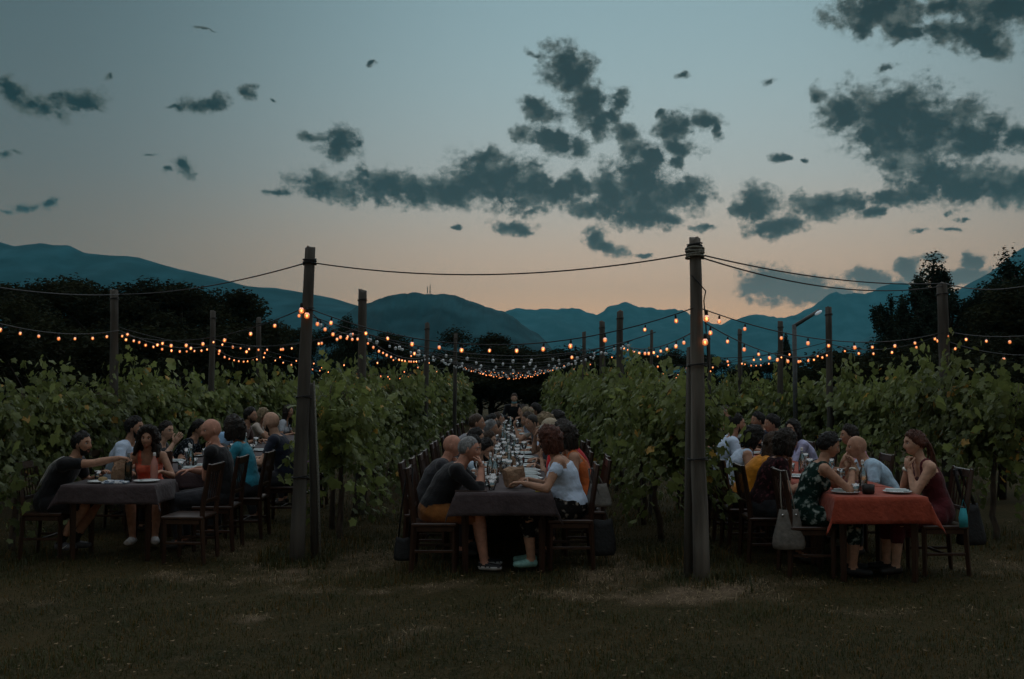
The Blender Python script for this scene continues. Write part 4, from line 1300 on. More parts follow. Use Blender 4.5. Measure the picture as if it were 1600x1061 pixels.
def solve(d):
    """joint positions in the person's own frame (x ahead, y left, z up)"""
    k = d['k']; B = d['build']; fem = d['fem']
    J = {}
    st = d['stand']
    pz = (.92 * k) if st else d['seat'] + .095
    lean = d['lean']
    if d['hx'] is not None:      # lean so that the head comes over the wanted spot
        c_, s_ = math.cos(rad(d['face'])), 1 if abs(d['face']) < 90 else -1
        off = (d['hx'] - d['x']) * s_ + .03
        lean = math.degrees(math.asin(max(-.15, min(.85, off / (.66 * k))))) - d['curve'] * .5
    d['_lean'] = lean
    P = np.array([-.03, 0, pz])
    up = lambda a: np.array([math.sin(rad(a)), math.sin(rad(d['side'])), math.cos(rad(a))])
    u1, u2, u3 = unit(up(lean)), unit(up(lean + d['curve'])), unit(up(lean + 2 * d['curve']))
    waist = P + u1 * .15 * k
    chest = waist + u2 * .17 * k
    sho = chest + u3 * .15 * k
    neck = sho + u3 * .055 * k
    tw = d['twist']
    lat = np.array([-math.sin(rad(tw)), math.cos(rad(tw)), 0])
    hw, pt, rl = d['head']
    nd = unit(up(lean * .55 + d['curve']))
    hc = neck + nd * .098 * k + np.array([.025, 0, .043]) * k
    J.update(P=P, waist=waist, chest=chest, sho=sho, neck=neck, hc=hc, lat=lat, u3=u3, u1=u1)
    J['HR'] = rotm((0, 0, 1), hw) @ rotm((0, 1, 0), -pt) @ rotm((1, 0, 0), rl)
    sw = (.155 if fem else .178) * k * (B ** .3)
    for nm, s in (('l', 1), ('r', -1)):
        S = sho + lat * s * sw - u3 * .02
        J['S' + nm] = S
        tgt = d['h' + nm]
        ex = lambda q: np.asarray(q, float)
        hd = J['hc']
        pole = np.array([-.35, s * .7, -.9])
        fd, pn, curl = None, (0, 0, -1), .35
        if isinstance(tgt, str):
            if tgt == 'table':
                W = ex((.40 + .05 * s, s * .17, .80)); fd = (1, -s * .45, -.05)
            elif tgt == 'tablein':
                W = ex((.40, s * .10, .81)); fd = (.7, -s * .8, 0)
            elif tgt == 'lap':
                W = ex((.28, s * .10, .64)); fd = (1, -s * .4, -.15)
            elif tgt == 'mouth':
                W = hd + J['HR'] @ ex((.15, s * .045, -.14)); fd = hd + J['HR'] @ ex((.10, s * .0, -.06)) - W; pn = (-1, 0, 0); curl = .75
            elif tgt == 'chin':
                W = hd + J['HR'] @ ex((.09, s * .03, -.215)); fd = (.05, -s * .25, 1); pn = (-1, 0, 0); curl = .9
            elif tgt == 'cheek':
                W = hd + J['HR'] @ ex((.05, s * .10, -.17)); fd = (-.1, -s * .15, 1); pn = (0, -s, 0); curl = .4
            elif tgt == 'raise':
                W = ex((.42, s * .2, 1.02)); fd = (.6, 0, .8); pn = (0, -s, .3); curl = .2
            elif tgt == 'front':
                W = hd + ex((.20, s * .06, -.2)); fd = (.2, -s * .6, .8); pn = (-1, 0, 0); curl = .7
            elif tgt == 'down':
                W = S + ex((.04, s * .08, -.53 * k)); fd = (.1, 0, -1); pn = (0, -s, 0)
        else:
            W = ex(tgt[:3]); fd = tgt[3:6] if len(tgt) >= 6 else None; curl = tgt[6] if len(tgt) > 6 else .5
        E, W = ik(S, W, .285 * k, .255 * k, pole)
        J['E' + nm], J['W' + nm] = E, W
        J['F' + nm] = fd if fd is not None else W - E
        J['N' + nm] = pn
        J['C' + nm] = curl
        H = P + np.array([.02, s * .088 * k, -.015])
        J['H' + nm] = H
        lx, lk = d['legs']
        if st:
            K = H + np.array([.02, s * .01, -.42 * k]); A = np.array([-.02, s * .10, .085])
        else:
            sp = .05 + d['sk']
            K = np.array([.40 * k, s * (.09 + sp), d['seat'] + .055]); A = np.array([.36 + lx * s + lk, s * (.07 + sp * .8), .085])
            A = K + unit(A - K) * min(np.linalg.norm(A - K), .43 * k)
            A[2] = max(A[2], .085)
        J['K' + nm], J['A' + nm] = K, A
        fdir = unit(np.array([1, s * .2, 0]))
        J['T' + nm] = A + fdir * .165 * k + np.array([0, 0, -.045])
        J['Q' + nm] = A - fdir * .05 + np.array([0, 0, -.045])
    return J

def body_base(d, J):
    """overlapping closed shapes, later fused to one skin"""
    b = MB(); k, B, fem = d['k'], d['build'], d['fem']
    up = [J['P'] - J['u1'] * .10, J['P'] - J['u1'] * .03, J['P'] + J['u1'] * .07, J['waist'], (J['waist'] + J['chest']) / 2, J['chest'], (J['chest'] + J['sho']) / 2, J['sho'], J['sho'] + J['u3'] * .02]
    if fem:
        rr = [(.10, .09), (.165, .125), (.165, .12), (.128, .098), (.132, .10), (.145, .105), (.15, .095), (.135, .07), (.08, .05)]
    else:
        rr = [(.10, .09), (.155, .125), (.155, .12), (.148, .112), (.158, .115), (.172, .12), (.178, .108), (.16, .08), (.09, .055)]
    rr = [(a * k * B, c * k * B) for a, c in rr]
    b.tube(up, rr, 16, lat=J['lat'])
    fw = np.cross(J['lat'], J['u3'])
    if fem:
        for s in (-1, 1):
            b.ell(J['chest'] + fw * .075 * k * B + J['lat'] * s * .07 * k + J['u3'] * .01, .062 * k * B, 12, 8)
    if B > 1.08:
        b.ell(J['waist'] + np.cross(J['lat'], J['u1']) * .05, (.13 * B, .14 * B, .13 * B), 12, 8)
    b.tube([J['sho'] - J['u3'] * .03, J['neck'], J['hc'] + (J['hc'] - J['neck']) * -.1, J['hc'] - np.array([.01, 0, .02])], [.068 * k, .058 * k if not fem else .051 * k, .054 * k if not fem else .048 * k, .045 * k], 12)
    arm = (.86 if fem else 1.0) * k * (B ** .6)
    for nm, s in (('l', 1), ('r', -1)):
        S, E, W = J['S' + nm], J['E' + nm], J['W' + nm]
        b.tube([J['sho'] + J['lat'] * s * .06 - J['u3'] * .01, S], [.066 * k, .06 * arm], 10)
        b.ell(S, .062 * arm, 12, 8)
        b.tube([S, S + (E - S) * .35, S + (E - S) * .8, E], [.056 * arm, .053 * arm, .043 * arm, .042 * arm], 10)
        b.ell(E, .041 * arm, 10, 8)
        b.tube([E, E + (W - E) * .3, E + (W - E) * .75, W], [.041 * arm, .043 * arm, .032 * arm, .026 * arm], 10)
        H, K, A = J['H' + nm], J['K' + nm], J['A' + nm]
        lg = (1.02 if fem else 1.0) * k * (B ** .5)
        b.tube([H, H + (K - H) * .3, H + (K - H) * .75, K], [.092 * lg, .09 * lg, .070 * lg, .062 * lg], 12)
        b.ell(K, .062 * lg, 10, 8)
        b.tube([K, K + (A - K) * .3, K + (A - K) * .7, A], [.057 * lg, .060 * lg, .045 * lg, .036 * lg], 10)
        T, Q = J['T' + nm], J['Q' + nm]
        b.tube([Q, Q + (T - Q) * .25 + np.array([0, 0, .012]), Q + (T - Q) * .65, T], [(.033, .032), (.038, .044), (.046, .034), (.038, .024)], 10, lat=(0, 1, 0))
        b.tube([A, Q + (T - Q) * .2], [.038 * lg, .036], 8)
        if d['bot'] in ('skirt', 'dress'):
            b.tube([H, (H + K) / 2, K + np.array([.03, 0, -.01])], [.1 * lg, .1 * lg, .085 * lg], 12)
    if d['bot'] in ('skirt', 'dress'):
        c0 = (J['Hl'] + J['Hr']) / 2; c1 = (J['Kl'] + J['Kr']) / 2
        w = abs(J['Kl'][1])
        b.tube([c0, (c0 + c1) / 2, c1 + np.array([.03, 0, -.0])], [(.12, .09), (.11, .08), (w, .07)], 12, lat=(0, 1, 0))
        b.tube([c1 + np.array([-.12, 0, -.03]), c1 + np.array([-.10, 0, -.16])], [(w + .06, .07), (w + .05, .05)], 12, lat=(0, 1, 0))
    return b

def seg_d(P, a, c, ra, rc):
    ac = c - a
    t = np.clip(((P - a) @ ac) / (ac @ ac), 0, 1)
    return np.linalg.norm(P - a - t[:, None] * ac, axis=1) - (ra + (rc - ra) * t), t

def finish(d, J, V, F):
    """colour regions, clothing thickness, head, hands"""
    fem, k = d['fem'], d['k']
    P = V
    bones = []
    for nm, s in (('l', 1), ('r', -1)):
        bones += [('u' + nm, J['S' + nm], J['E' + nm], .06, .042), ('f' + nm, J['E' + nm], J['W' + nm], .042, .028), ('t' + nm, J['H' + nm], J['K' + nm], .09, .062), ('s' + nm, J['K' + nm], J['A' + nm], .058, .038), ('o' + nm, J['Q' + nm], J['T' + nm], .04, .035)]
    bones += [('B', J['P'] - J['u1'] * .08, J['waist'], .15, .14), ('C', J['waist'], J['chest'], .14, .15), ('D', J['chest'], J['sho'], .15, .13), ('N', J['neck'] - J['u3'] * .005, J['hc'], .05, .05)]
    dist = []; tt = []
    for nm, a, c, ra, rc in bones:
        q, t = seg_d(P, np.asarray(a), np.asarray(c), ra, rc)
        dist.append(q); tt.append(t)
    dist = np.array(dist); tt = np.array(tt)
    who = dist.argmin(0)
    t = tt[who, np.arange(len(P))]
    names = [q[0] for q in bones]
    reg = np.array([names[i][0] for i in who])
    lat_c = (P - J['sho']) @ J['lat']
    hgt = (P - J['chest']) @ J['u3']
    fwd = (P - J['chest']) @ np.cross(J['lat'], J['u3'])
    m = np.zeros(len(P), int)                     # 0 skin
    tors = np.isin(reg, ['B', 'C', 'D'])
    top = d['top']
    sl = {'tee': .62, 'polo': .66, 'long': 9, 'tank': -1, 'sleeveless': -1, 'offshoulder': -1, 'rolled': 9}[top]
    m[tors] = 1
    ua = reg == 'u'
    if sl > 0:
        m[ua & (t < sl)] = 1
        if sl > 1:
            m[reg == 'u'] = 1
            m[(reg == 'f') & (t < (.93 if top == 'long' else .35))] = 1
    else:
        m[ua] = 0
        if top == 'tank':
            bare_ = tors & (hgt > .055) & ~((np.abs(np.abs(lat_c) - .085) < .017))
            m[bare_] = 0
        elif top == 'sleeveless':
            m[tors & (np.abs(lat_c) > .15 * k) & (hgt > .05)] = 0
            m[tors & (hgt > .16) & (np.abs(lat_c) < .07)] = 0
        elif top == 'offshoulder':
            m[tors & (hgt > .085)] = 0
            m[ua & (t > .10) & (t < .42)] = 1
    m[(reg == 'D') & (hgt > .155 * k) & (np.abs(lat_c) < .075)] = 0      # neckline
    if d['top'] in ('tee', 'tank', 'sleeveless') and fem:
        m[(reg == 'D') & (hgt > .09) & (fwd > .02) & (np.abs(lat_c) < .055)] = 0
    low = (reg == 'B') & (((P - J['P']) @ J['u1']) < .02)
    bl = d['bot']
    m[low] = 2
    th = reg == 't'; sh = reg == 's'
    if bl == 'long':
        m[th | (sh & (t < .93))] = 2
    elif bl == 'shorts':
        m[th & (t < .97)] = 2
        m[sh & (t < .03)] = 2
    elif bl in ('skirt', 'dress'):
        m[th] = 2; m[sh & (t < .12)] = 2
        m[(reg == 'B') & (P[:, 2] < d['seat'] + .1)] = 2
        m[(P[:, 2] > .3) & (P[:, 2] < d['seat'] + .12) & (np.abs(P[:, 1]) < .2) & (P[:, 0] > .1) & (reg != 'f')] = 2
    m[reg == 'o'] = 3
    if d.get('socks'):
        m[sh & (t > .78)] = 4
    if d['sole'] is not None:
        m[(reg == 'o') & (P[:, 2] < .045)] = 5
    # clothes stand off the body, with folds
    nrm = np.zeros_like(V)
    tri = V[F[:, 1]] - V[F[:, 0]], V[F[:, 2]] - V[F[:, 0]]
    fn = np.cross(*tri)
    for c in range(F.shape[1]):
        np.add.at(nrm, F[:, c], fn)
    nrm /= np.linalg.norm(nrm, axis=1)[:, None] + 1e-9
    q = V + np.array([d['x'] * 3, d['y'] * 5, 0])
    fold = hash_noise(q * np.array([1, 1, 1.6]), 22) * .5 + hash_noise(q, 41) * .3 + hash_noise(q * np.array([1, 1, 2.5]), 11) * .5
    off = np.where(m == 1, .010 + .0075 * fold, np.where(m == 2, .010 + .006 * fold, np.where(m == 3, .003, 0)))
    for _ in range(3):
        acc = np.zeros(len(V)); cnt = np.zeros(len(V))
        fo = off[F].mean(1)
        for c in range(F.shape[1]):
            np.add.at(acc, F[:, c], fo); np.add.at(cnt, F[:, c], 1)
        off = np.where(m == 0, np.minimum(off, acc / np.maximum(cnt, 1)), acc / np.maximum(cnt, 1))
    V = V + nrm * off[:, None]
    fm = np.sort(m[F], axis=1)[:, F.shape[1] // 2]
    b = MB()
    b.add(V, F, fm)
    # head
    nu, nv = (44, 32) if d['near'] else (26, 18)
    D, HV, HF, lips = head_points(nu, nv, fem)
    R, hc = J['HR'], J['hc']
    s_ = k * (.96 if fem else 1.0)
    tf = lambda Q: (np.asarray(Q) * s_) @ R.T + hc
    lm = np.array([6 if sum(lips[i] for i in f) >= 3 else 0 for f in HF])
    b.add(tf(HV), HF, lm)
    h2 = MB()
    for s in (-1, 1):
        h2.ell((-.006, s * .074, -.004), (.020, .008, .031), 10, 7, 0, rotm((0, 0, 1), s * 22))
        h2.ell((.0715, s * .030, .013), (.0125, .0140, .0085), 9, 7, 7)
        h2.ell((.0785, s * .030, .013), (.0075, .0085, .0085), 8, 6, 8)
    b.add(tf(h2.V()), h2.f, h2.m)
    for nm, s in (('l', 1), ('r', -1)):
        hand_mesh(b, J['W' + nm], J['F' + nm], J['N' + nm], s, J['C' + nm], 0, k * (.9 if fem else 1.0))
    mats = [skin_mat(d['skin']), cloth_of(d['topc']), cloth_of(d['botc']), mat('shoe_%.2f_%.2f' % (d['shoes'][0], d['shoes'][2]), d['shoes'], .6, .2, 30, .2), mat('sock', (.015, .015, .015), .9, .2), mat('sole_white', (.55, .55, .55), .6, .1),
            mat('lips', (.30, .115, .09), .5, .1), mat('eye_white', (.55, .53, .5), .25, .05, bump=0), mat('iris', (.02, .014, .01), .2, .05, bump=0)]
    d['_J'] = J
    o = b.build('person', mats)
    o.location = (d['x'], d['y'], float(ground_h(d['x'], d['y'])) + .0)
    o.rotation_euler = (0, 0, rad(d['face']))
    tag(o, d['label'], 'person', d.get('group', 'diners at the tables'))
    r2 = np.random.default_rng(int(abs(d['x'] * 991 + d['y'] * 371)))
    if d['hair'] != 'none':
        hb = hair_mesh(d['hair'], D, HV, HF, r2)
        hb.v = [tf(q) for q in hb.v]
        hb.build('hair', hair_mat(d['hairc']), o)
        eb = MB()
        for s in (-1, 1):
            eb.tube([(.088, s * .014, .034), (.090, s * .028, .039), (.078, s * .047, .034)], [.0035, .0045, .003], 6)
        eb.v = [tf(q) for q in eb.v]
        if d['near'] and d['hairc'] not in ('white', 'blond'):
            eb.build('eyebrows', hair_mat(d['hairc']), o)
    if d['beard']:
        ph = np.degrees(np.arctan2(np.abs(D[:, 1]), D[:, 0]))
        zt = np.interp(ph, [0, 22, 40, 62, 76, 90, 180], [-.36, -.40, -.56, -.42, -.1, -2, -2])
        w = np.clip((zt - D[:, 2]) / .12, -.3, 1)
        w = np.where((ph > 82) | (D[:, 2] < -.93), -.3, w)
        w = np.where(lips, -.3, w)
        nrm_ = unit(np.array([1, 0, 0]))
        HN = HV / np.linalg.norm(HV, axis=1)[:, None]
        off = np.where(w > 0, .007 * np.sqrt(np.clip(w, 0, 1)) * (1 + r2.normal(0, .12, len(w))), w * .03)
        bb = MB(); bb.add(tf(HV + HN * off[:, None]), HF)
        bb.build('beard', hair_mat(d['hairc']), o)
    for e_ in d['extra']:
        extra_part(e_, d, J, tf, o)
    return o

_CM = {}
def cloth_of(c):
    return c if not isinstance(c, tuple) else cloth(*c)

def extra_part(kind, d, J, tf, o):
    b = MB()
    if kind == 'chinmask':
        a = np.linspace(-1.15, 1.15, 9)
        V, F = [], []
        for i, q in enumerate(a):
            for j, (z, r) in enumerate(((-.072, .104), (-.09, .107), (-.112, .095), (-.125, .07))):
                V.append((math.cos(q) * r, math.sin(q) * r * .72, z))
        F = [(i * 4 + j, i * 4 + j + 1, (i + 1) * 4 + j + 1, (i + 1) * 4 + j) for i in range(8) for j in range(3)]
        b.add(tf(V), F)
        b.build('face_mask', mat('mask_blue', (.28, .55, .62), .9, .1), o)
    elif kind == 'earmask':
        V = [(.02, .0, -.02), (.09, .0, -.02), (.1, .0, -.075), (.085, .0, -.12), (.02, .0, -.12), (.0, .0, -.07)]
        V = np.array(V) + np.array([0, -.085, 0])
        V = np.vstack([V, V + np.array([0, -.008, 0])])
        F = [(0, 1, 2, 3, 4, 5), (11, 10, 9, 8, 7, 6)] + [(i, (i + 1) % 6, 6 + (i + 1) % 6, 6 + i) for i in range(6)]
        b.add(tf(V), F)
        b.build('face_mask', mat('mask_pale', (.45, .6, .75), .9, .1), o)
    elif kind == 'sunglasses':
        for s in (-1, 1):
            b.ell((.085, s * .03, .085), (.008, .026, .02), 10, 7)
            b.tube([(.082, s * .055, .085), (.0, s * .082, .06)], .003, 5)
        b.tube([(.092, -.01, .088), (.092, .01, .088)], .003, 5)
        b.v = [tf(q) for q in b.v]
        b.build('sunglasses', mat('dark_lens', (.012, .012, .014), .12, .1, bump=0, spec=.6), o)
    elif kind == 'glasses':
        for s in (-1, 1):
            a = np.linspace(0, 2 * math.pi, 13)
            b.tube(np.stack([np.full(13, .098), s * .030 + .020 * np.cos(a), .012 + .016 * np.sin(a)], 1), .002, 5, cap=False)
            b.tube([(.098, s * .05, .014), (.0, s * .08, .012)], .002, 5)
        b.tube([(.1, -.01, .015), (.1, .01, .015)], .002, 5)
        b.v = [tf(q) for q in b.v]
        b.build('glasses', mat('dark_lens', (.012, .012, .014), .12, .1, bump=0, spec=.6), o)
    elif kind in ('cap', 'beigecap'):
        D, F = sphere_grid(20, 14)
        V = D * np.array([.112, .092, .105]) + np.array([-.004, 0, .025])
        V[:, 2] = np.maximum(V[:, 2], .045)
        b.add(V, F)
        b.tube([(.07, 0, .05), (.12, 0, .045), (.17, 0, .032)], [(.075, .006), (.07, .006), (.045, .004)], 12, lat=(0, 1, 0))
        b.v = [tf(q) for q in b.v]
        b.build('cap', mat('cap_' + kind, (.30, .34, .34) if kind == 'cap' else (.40, .33, .24), .9, .15, 30, .3), o)
    elif kind == 'stripe':
        # pale trim running down both sides of the shirt back
        back = -np.cross(J['lat'], J['u3'])
        cs = [(J['sho'] + J['u3'] * .0, .085), ((J['sho'] + J['chest']) / 2, .118), (J['chest'], .132), ((J['chest'] + J['waist']) / 2, .128), (J['waist'], .124), (J['P'] + J['u1'] * .05, .128)]
        for s in (-.75, -.25):
            b.tube([c + back * (r + .008) * d['k'] * (1 - .12 * abs(s)) + J['lat'] * s * .12 for c, r in cs], .0055, 6)
        b.build('shirt_trim', mat('trim_white', (.6, .6, .58), .8, .1), o)
    elif kind == 'redmark':
        fw = np.cross(J['lat'], J['u3'])
        c = (J['chest'] + J['sho']) / 2 + fw * .095 * d['k'] - J['lat'] * .085
        for q in ((0, 0), (.02, .012), (-.016, .018), (.004, -.02)):
            b.ell(c + J['u3'] * q[0] + J['lat'] * q[1] + fw * .012, (.014, .014, .014), 7, 5)
        b.build('shirt_print', mat('print_red', (.5, .03, .03), .8, .2), o)
    elif kind == 'shoemark':
        for nm in 'r':
            T, Q = J['T' + nm], J['Q' + nm]
            m_ = Q + (T - Q) * .45
            side = np.array([.0, -.048, .0])
            pts = [m_ + side + np.array([x_, 0, z_]) for x_, z_ in ((.045, .022), (.012, -.004), (-.012, -.012), (-.026, -.004), (-.03, .01))]
            b.tube(pts, [.002, .005, .0065, .005, .003], 6)
        b.build('shoe_mark', mat('trim_white', (.6, .6, .58), .8, .1), o)
    elif kind == 'watch':
        W, E = J['Wr'], J['Er']
        u = unit(W - E)
        b.tube([W - u * .03, W - u * .012], [.034, .034], 10)
        b.build('bracelet', mat('bracelet', (.5, .48, .42), .3, .1, metal=.6), o)
    elif kind == 'redscarf':
        pass

def make_people():
    tmp = []
    for d in PEOPLE:
        J = solve(d)
        b = body_base(d, J)
        me = b.mesh('tmp', [])
        o = put('tmp', me)
        md = o.modifiers.new('r', 'REMESH'); md.mode = 'VOXEL'
        md.voxel_size = .0125 if d['near'] else .02
        m2 = o.modifiers.new('s', 'SMOOTH'); m2.factor = .5; m2.iterations = 4 if d['near'] else 2
        tmp.append((d, J, o))
    dg = bpy.context.evaluated_depsgraph_get()
    res = []
    for d, J, o in tmp:
        me = o.evaluated_get(dg).to_mesh()
        V = np.empty(len(me.vertices) * 3, np.float32); me.vertices.foreach_get('co', V)
        n = len(me.polygons)
        lt = np.empty(n, np.int32); me.polygons.foreach_get('loop_total', lt)
        vi = np.empty(len(me.loops), np.int32); me.loops.foreach_get('vertex_index', vi)
        assert (lt == 4).all()
        res.append((d, J, V.reshape(-1, 3).astype(float), vi.reshape(-1, 4)))
        o.evaluated_get(dg).to_mesh_clear()
    for d, J, o in tmp:
        me = o.data
        bpy.data.objects.remove(o)
        bpy.data.meshes.remove(me)
    for r in res:
        r[0]['_o'] = finish(*r)

# ------------------------------------------------------------------ tables and cloths
M_WOOD = mat('dark_walnut', (.034, .016, .010), .32, .35, 14, .12, 40, stretch=(1, 1, .2), spec=.5, obj_var=.15)
M_RED = cloth('rust_tablecloth', (.30, .056, .030), .12)
M_PURP = cloth('mauve_tablecloth', (.062, .046, .048), .12)
def table(label, x0, x1, y0, y1):
    t = thing('dining_table', label, 'table', ((x0 + x1) / 2, (y0 + y1) / 2, 0), 0, 'dining tables')
    w, l = (x1 - x0), (y1 - y0)
    b = MB(); b.box((0, 0, .735), (w - .02, l - .012, .028), .004); b.build('tabletop', M_WOOD, t, False)
    b = MB(); b.box((0, l / 2 - .09, .67), (w - .16, .022, .09)); b.box((0, -l / 2 + .09, .67), (w - .16, .022, .09)); b.box((w / 2 - .08, 0, .668), (.022, l - .2, .09)); b.box((-w / 2 + .08, 0, .668), (.022, l - .2, .09))
    b.build('apron', M_WOOD, t, False)
    for sx in (-1, 1):
        for sy in (-1, 1):
            b = MB(); b.tube([(sx * (w / 2 - .09), sy * (l / 2 - .09), 0), (sx * (w / 2 - .085), sy * (l / 2 - .085), .72)], [.026, .038], 4, cap=True)
            b.build('leg', M_WOOD, t, False)
    return t
def tablecloth(label, x0, x1, y0, y1, m, over, near, far, seed):
    ov = lambda f: over if f else -.001
    def axis(a, c, oa, oc):
        n = max(4, int((c - a) / .05))
        g = np.linspace(a, c, n + 1)
        lo = a - np.linspace(oa, 0, 7)[:-1] if oa > 0 else []
        hi = c + np.linspace(0, oc, 7)[1:] if oc > 0 else []
        return np.concatenate([lo, g, hi])
    xs, ys = axis(x0, x1, over, over), axis(y0, y1, ov(near), ov(far))
    X, Y = np.meshgrid(xs, ys)
    dx = np.maximum(x0 - X, X - x1).clip(0); dy = np.maximum(y0 - Y, Y - y1).clip(0)
    sx, sy = np.sign(X - (x0 + x1) / 2), np.sign(Y - (y0 + y1) / 2)
    r = np.hypot(dx, dy)
    h = r / over
    wav = np.sin(Y * 9 + seed) * .6 + np.sin(Y * 17 + X * 3 + seed * 2) * .4
    wavx = np.sin(X * 8 + seed * 3) * .6 + np.sin(X * 19 + seed) * .4
    ox = np.where(dx > 0, .008 + h * (.022 + .024 * wav), 0); oy = np.where(dy > 0, .008 + h * (.022 + .022 * wavx), 0)
    corner = (dx > 0) & (dy > 0)
    PX = np.clip(X, x0, x1) + sx * (ox + np.where(corner, .02 * h + .10 * np.minimum(dx, dy) , 0))
    PY = np.clip(Y, y0, y1) + sy * (oy + np.where(corner, .10 * np.minimum(dx, dy), 0))
    Z = .756 - r + np.where(r > 0, .004, 0) + .0012 * np.sin(X * 13 + seed) * np.sin(Y * 11) + np.where(r > over * .9, .004 * wav, 0)
    V = np.stack([PX, PY, Z], -1).reshape(-1, 3)
    nx, ny = len(xs), len(ys)
    i, j = np.meshgrid(np.arange(nx - 1), np.arange(ny - 1))
    a = (j * nx + i).ravel()
    F = np.stack([a, a + 1, a + nx + 1, a + nx], 1)
    o = put('tablecloth', bigmesh('tablecloth', V, F, m, True))
    sd_ = o.modifiers.new('thickness', 'SOLIDIFY'); sd_.thickness = .003; sd_.offset = -1
    return tag(o, label, 'tablecloth', 'tablecloths')
table('small dark wooden table standing alone at the front left, under mauve cloth', -4.44, -3.52, 9.5, 10.1)
tablecloth('mauve tablecloth of the small front table on the left', -4.44, -3.52, 9.5, 10.1, M_PURP, .19, True, True, .4)
def table_run(nm, x0, x1, ys, m, over, colour):
    for k in range(len(ys) - 1):
        table('%s dark wooden table of the %s dinner line, under a %s cloth' % (ORD[k], nm, colour), x0, x1, ys[k], ys[k + 1])
        tablecloth('%s %s tablecloth of the %s dinner line%s' % (ORD[k], colour, nm, ', its front edge hanging free' if k == 0 else ''), x0, x1, ys[k] + .001, ys[k + 1] - .001, m, over, k == 0, k == len(ys) - 2, k * 1.7 + x0)
table_run('left', -4.44, -3.52, [10.95, 12.5, 14.6, 16.7, 18.8], M_PURP, .19, 'mauve')
table_run('centre', -.52, .365, [8.85, 10.95, 13.05, 15.15, 17.25, 19.35, 21.45], M_PURP, .215, 'mauve')
table_run('right', 2.85, 3.66, [8.5, 9.35, 11.4, 13.4, 14.3], M_RED, .235, 'rust red')

# ------------------------------------------------------------------ chairs
def chair_parts():
    P = []
    b = MB(); b.box((0, 0, .445), (.42, .42, .034), .008); P.append(('seat', b))
    for s in (-1, 1):
        b = MB(); b.tube([(.185, s * .18, 0), (.185, s * .18, .43)], [.021, .027], 4); P.append(('leg', b))
        b = MB(); b.tube([(-.215, s * .18, 0), (-.19, s * .18, .43), (-.205, s * .18, .62), (-.262, s * .178, .965)], [.021, .027, .025, .020], 4); P.append(('leg', b))
        b = MB(); b.box((-.005, s * .18, .20), (.36, .016, .026), .003); P.append(('stretcher', b))
        b = MB(); b.box((0, s * .186, .405), (.34, .018, .045), .003); P.append(('rail', b))
    b = MB(); b.box((.185, 0, .405), (.018, .33, .045), .003); P.append(('rail', b))
    b = MB(); b.box((.0, 0, .202), (.016, .344, .024), .003); P.append(('stretcher', b))
    b = MB(); R = rotm((0, 1, 0), -9.4)
    V = []
    b.box((-.255, 0, .925), (.022, .352, .075), .006, R=R); P.append(('top_rail', b))
    b = MB(); b.box((-.207, 0, .60), (.018, .34, .04), .004, R=R); P.append(('back_rail', b))
    for k in range(5):
        y = (k - 2) * .058
        b = MB(); b.tube([(-.208, y, .61), (-.25, y, .905)], [(.013, .006), (.013, .006)], 4, lat=(0, 1, 0)); P.append(('slat', b))
    return [(n, q.mesh(n, [M_WOOD], False)) for n, q in P], P
CHAIR, raw = chair_parts()
allb = MB()
for n, q in raw:
    allb.add(q.V(), q.f)
CHAIR_FAR = allb.mesh('dining_chair', [M_WOOD], False)
def chair(x, y, face, label, near=True):
    lab = ' '.join(label.split()[:16])
    if near:
        t = thing('dining_chair', lab, 'chair', (x, y, float(ground_h(x, y))), rad(face), 'dark slat-back chairs')
        for n, me in CHAIR:
            put(n, me, t)
    else:
        t = put('dining_chair', CHAIR_FAR)
        t.location = (x, y, float(ground_h(x, y))); t.rotation_euler = (0, 0, rad(face))
        tag(t, lab, 'chair', 'dark slat-back chairs')
    return t
chair(-3.2, 9.62, 176, 'empty dark wooden chair at the near right corner of the left table')

# ------------------------------------------------------------------ who sits where
BLK = ('black_cotton', (.014, .014, .016)); NAVY = ('navy', (.02, .024, .04)); WHT = ('white_cotton', (.55, .66, .82), .06); CHAR = ('charcoal', (.035, .035, .04))
FLORAL = mat('cloth_dark_floral', (.012, .016, .02), .88, .3, 30, .4, 40, col2=(.20, .24, .28), hist=(.56, .66), spec=.1)
GREENF = mat('cloth_green_floral', (.014, .045, .036), .88, .5, 17, .4, 40, col2=(.28, .33, .30), hist=(.54, .66), spec=.1)
BWF = mat('cloth_black_white_print', (.015, .014, .014), .88, .3, 14, .4, 40, col2=(.30, .26, .22), hist=(.57, .67), spec=.1)
MARF = mat('cloth_maroon_print', (.028, .012, .014), .88, .3, 24, .4, 40, col2=(.10, .03, .035), hist=(.54, .64), spec=.1)
def stripes():
    m = mat('cloth_blue_white_stripe', (.1, .2, .5), .88, .1, 20, .3, 40)
    t = m.node_tree; b = t.nodes['Principled BSDF']
    w = t.nodes.new('ShaderNodeTexWave'); w.bands_direction = 'Z'; w.inputs['Scale'].default_value = 9; w.inputs['Distortion'].default_value = 1
    r = t.nodes.new('ShaderNodeValToRGB'); r.color_ramp.interpolation = 'CONSTANT'
    r.color_ramp.elements[0].color = (.06, .16, .45, 1); r.color_ramp.elements[1].color = (.6, .62, .66, 1); r.color_ramp.elements[1].position = .5
    tcn = t.nodes.new('ShaderNodeTexCoord'); t.links.new(tcn.outputs['Object'], w.inputs[0]); t.links.new(w.outputs['Fac'], r.inputs[0]); t.links.new(r.outputs[0], b.inputs['Base Color'])
    return m
STRIPE = stripes()
hx = lambda px, y: (px - 800) * y / 1500
def sit(seat_x, y, face, px, label, **kw):
    return person(seat_x, y, face, label, hx=hx(px, y), near=y < 13.2, **kw)
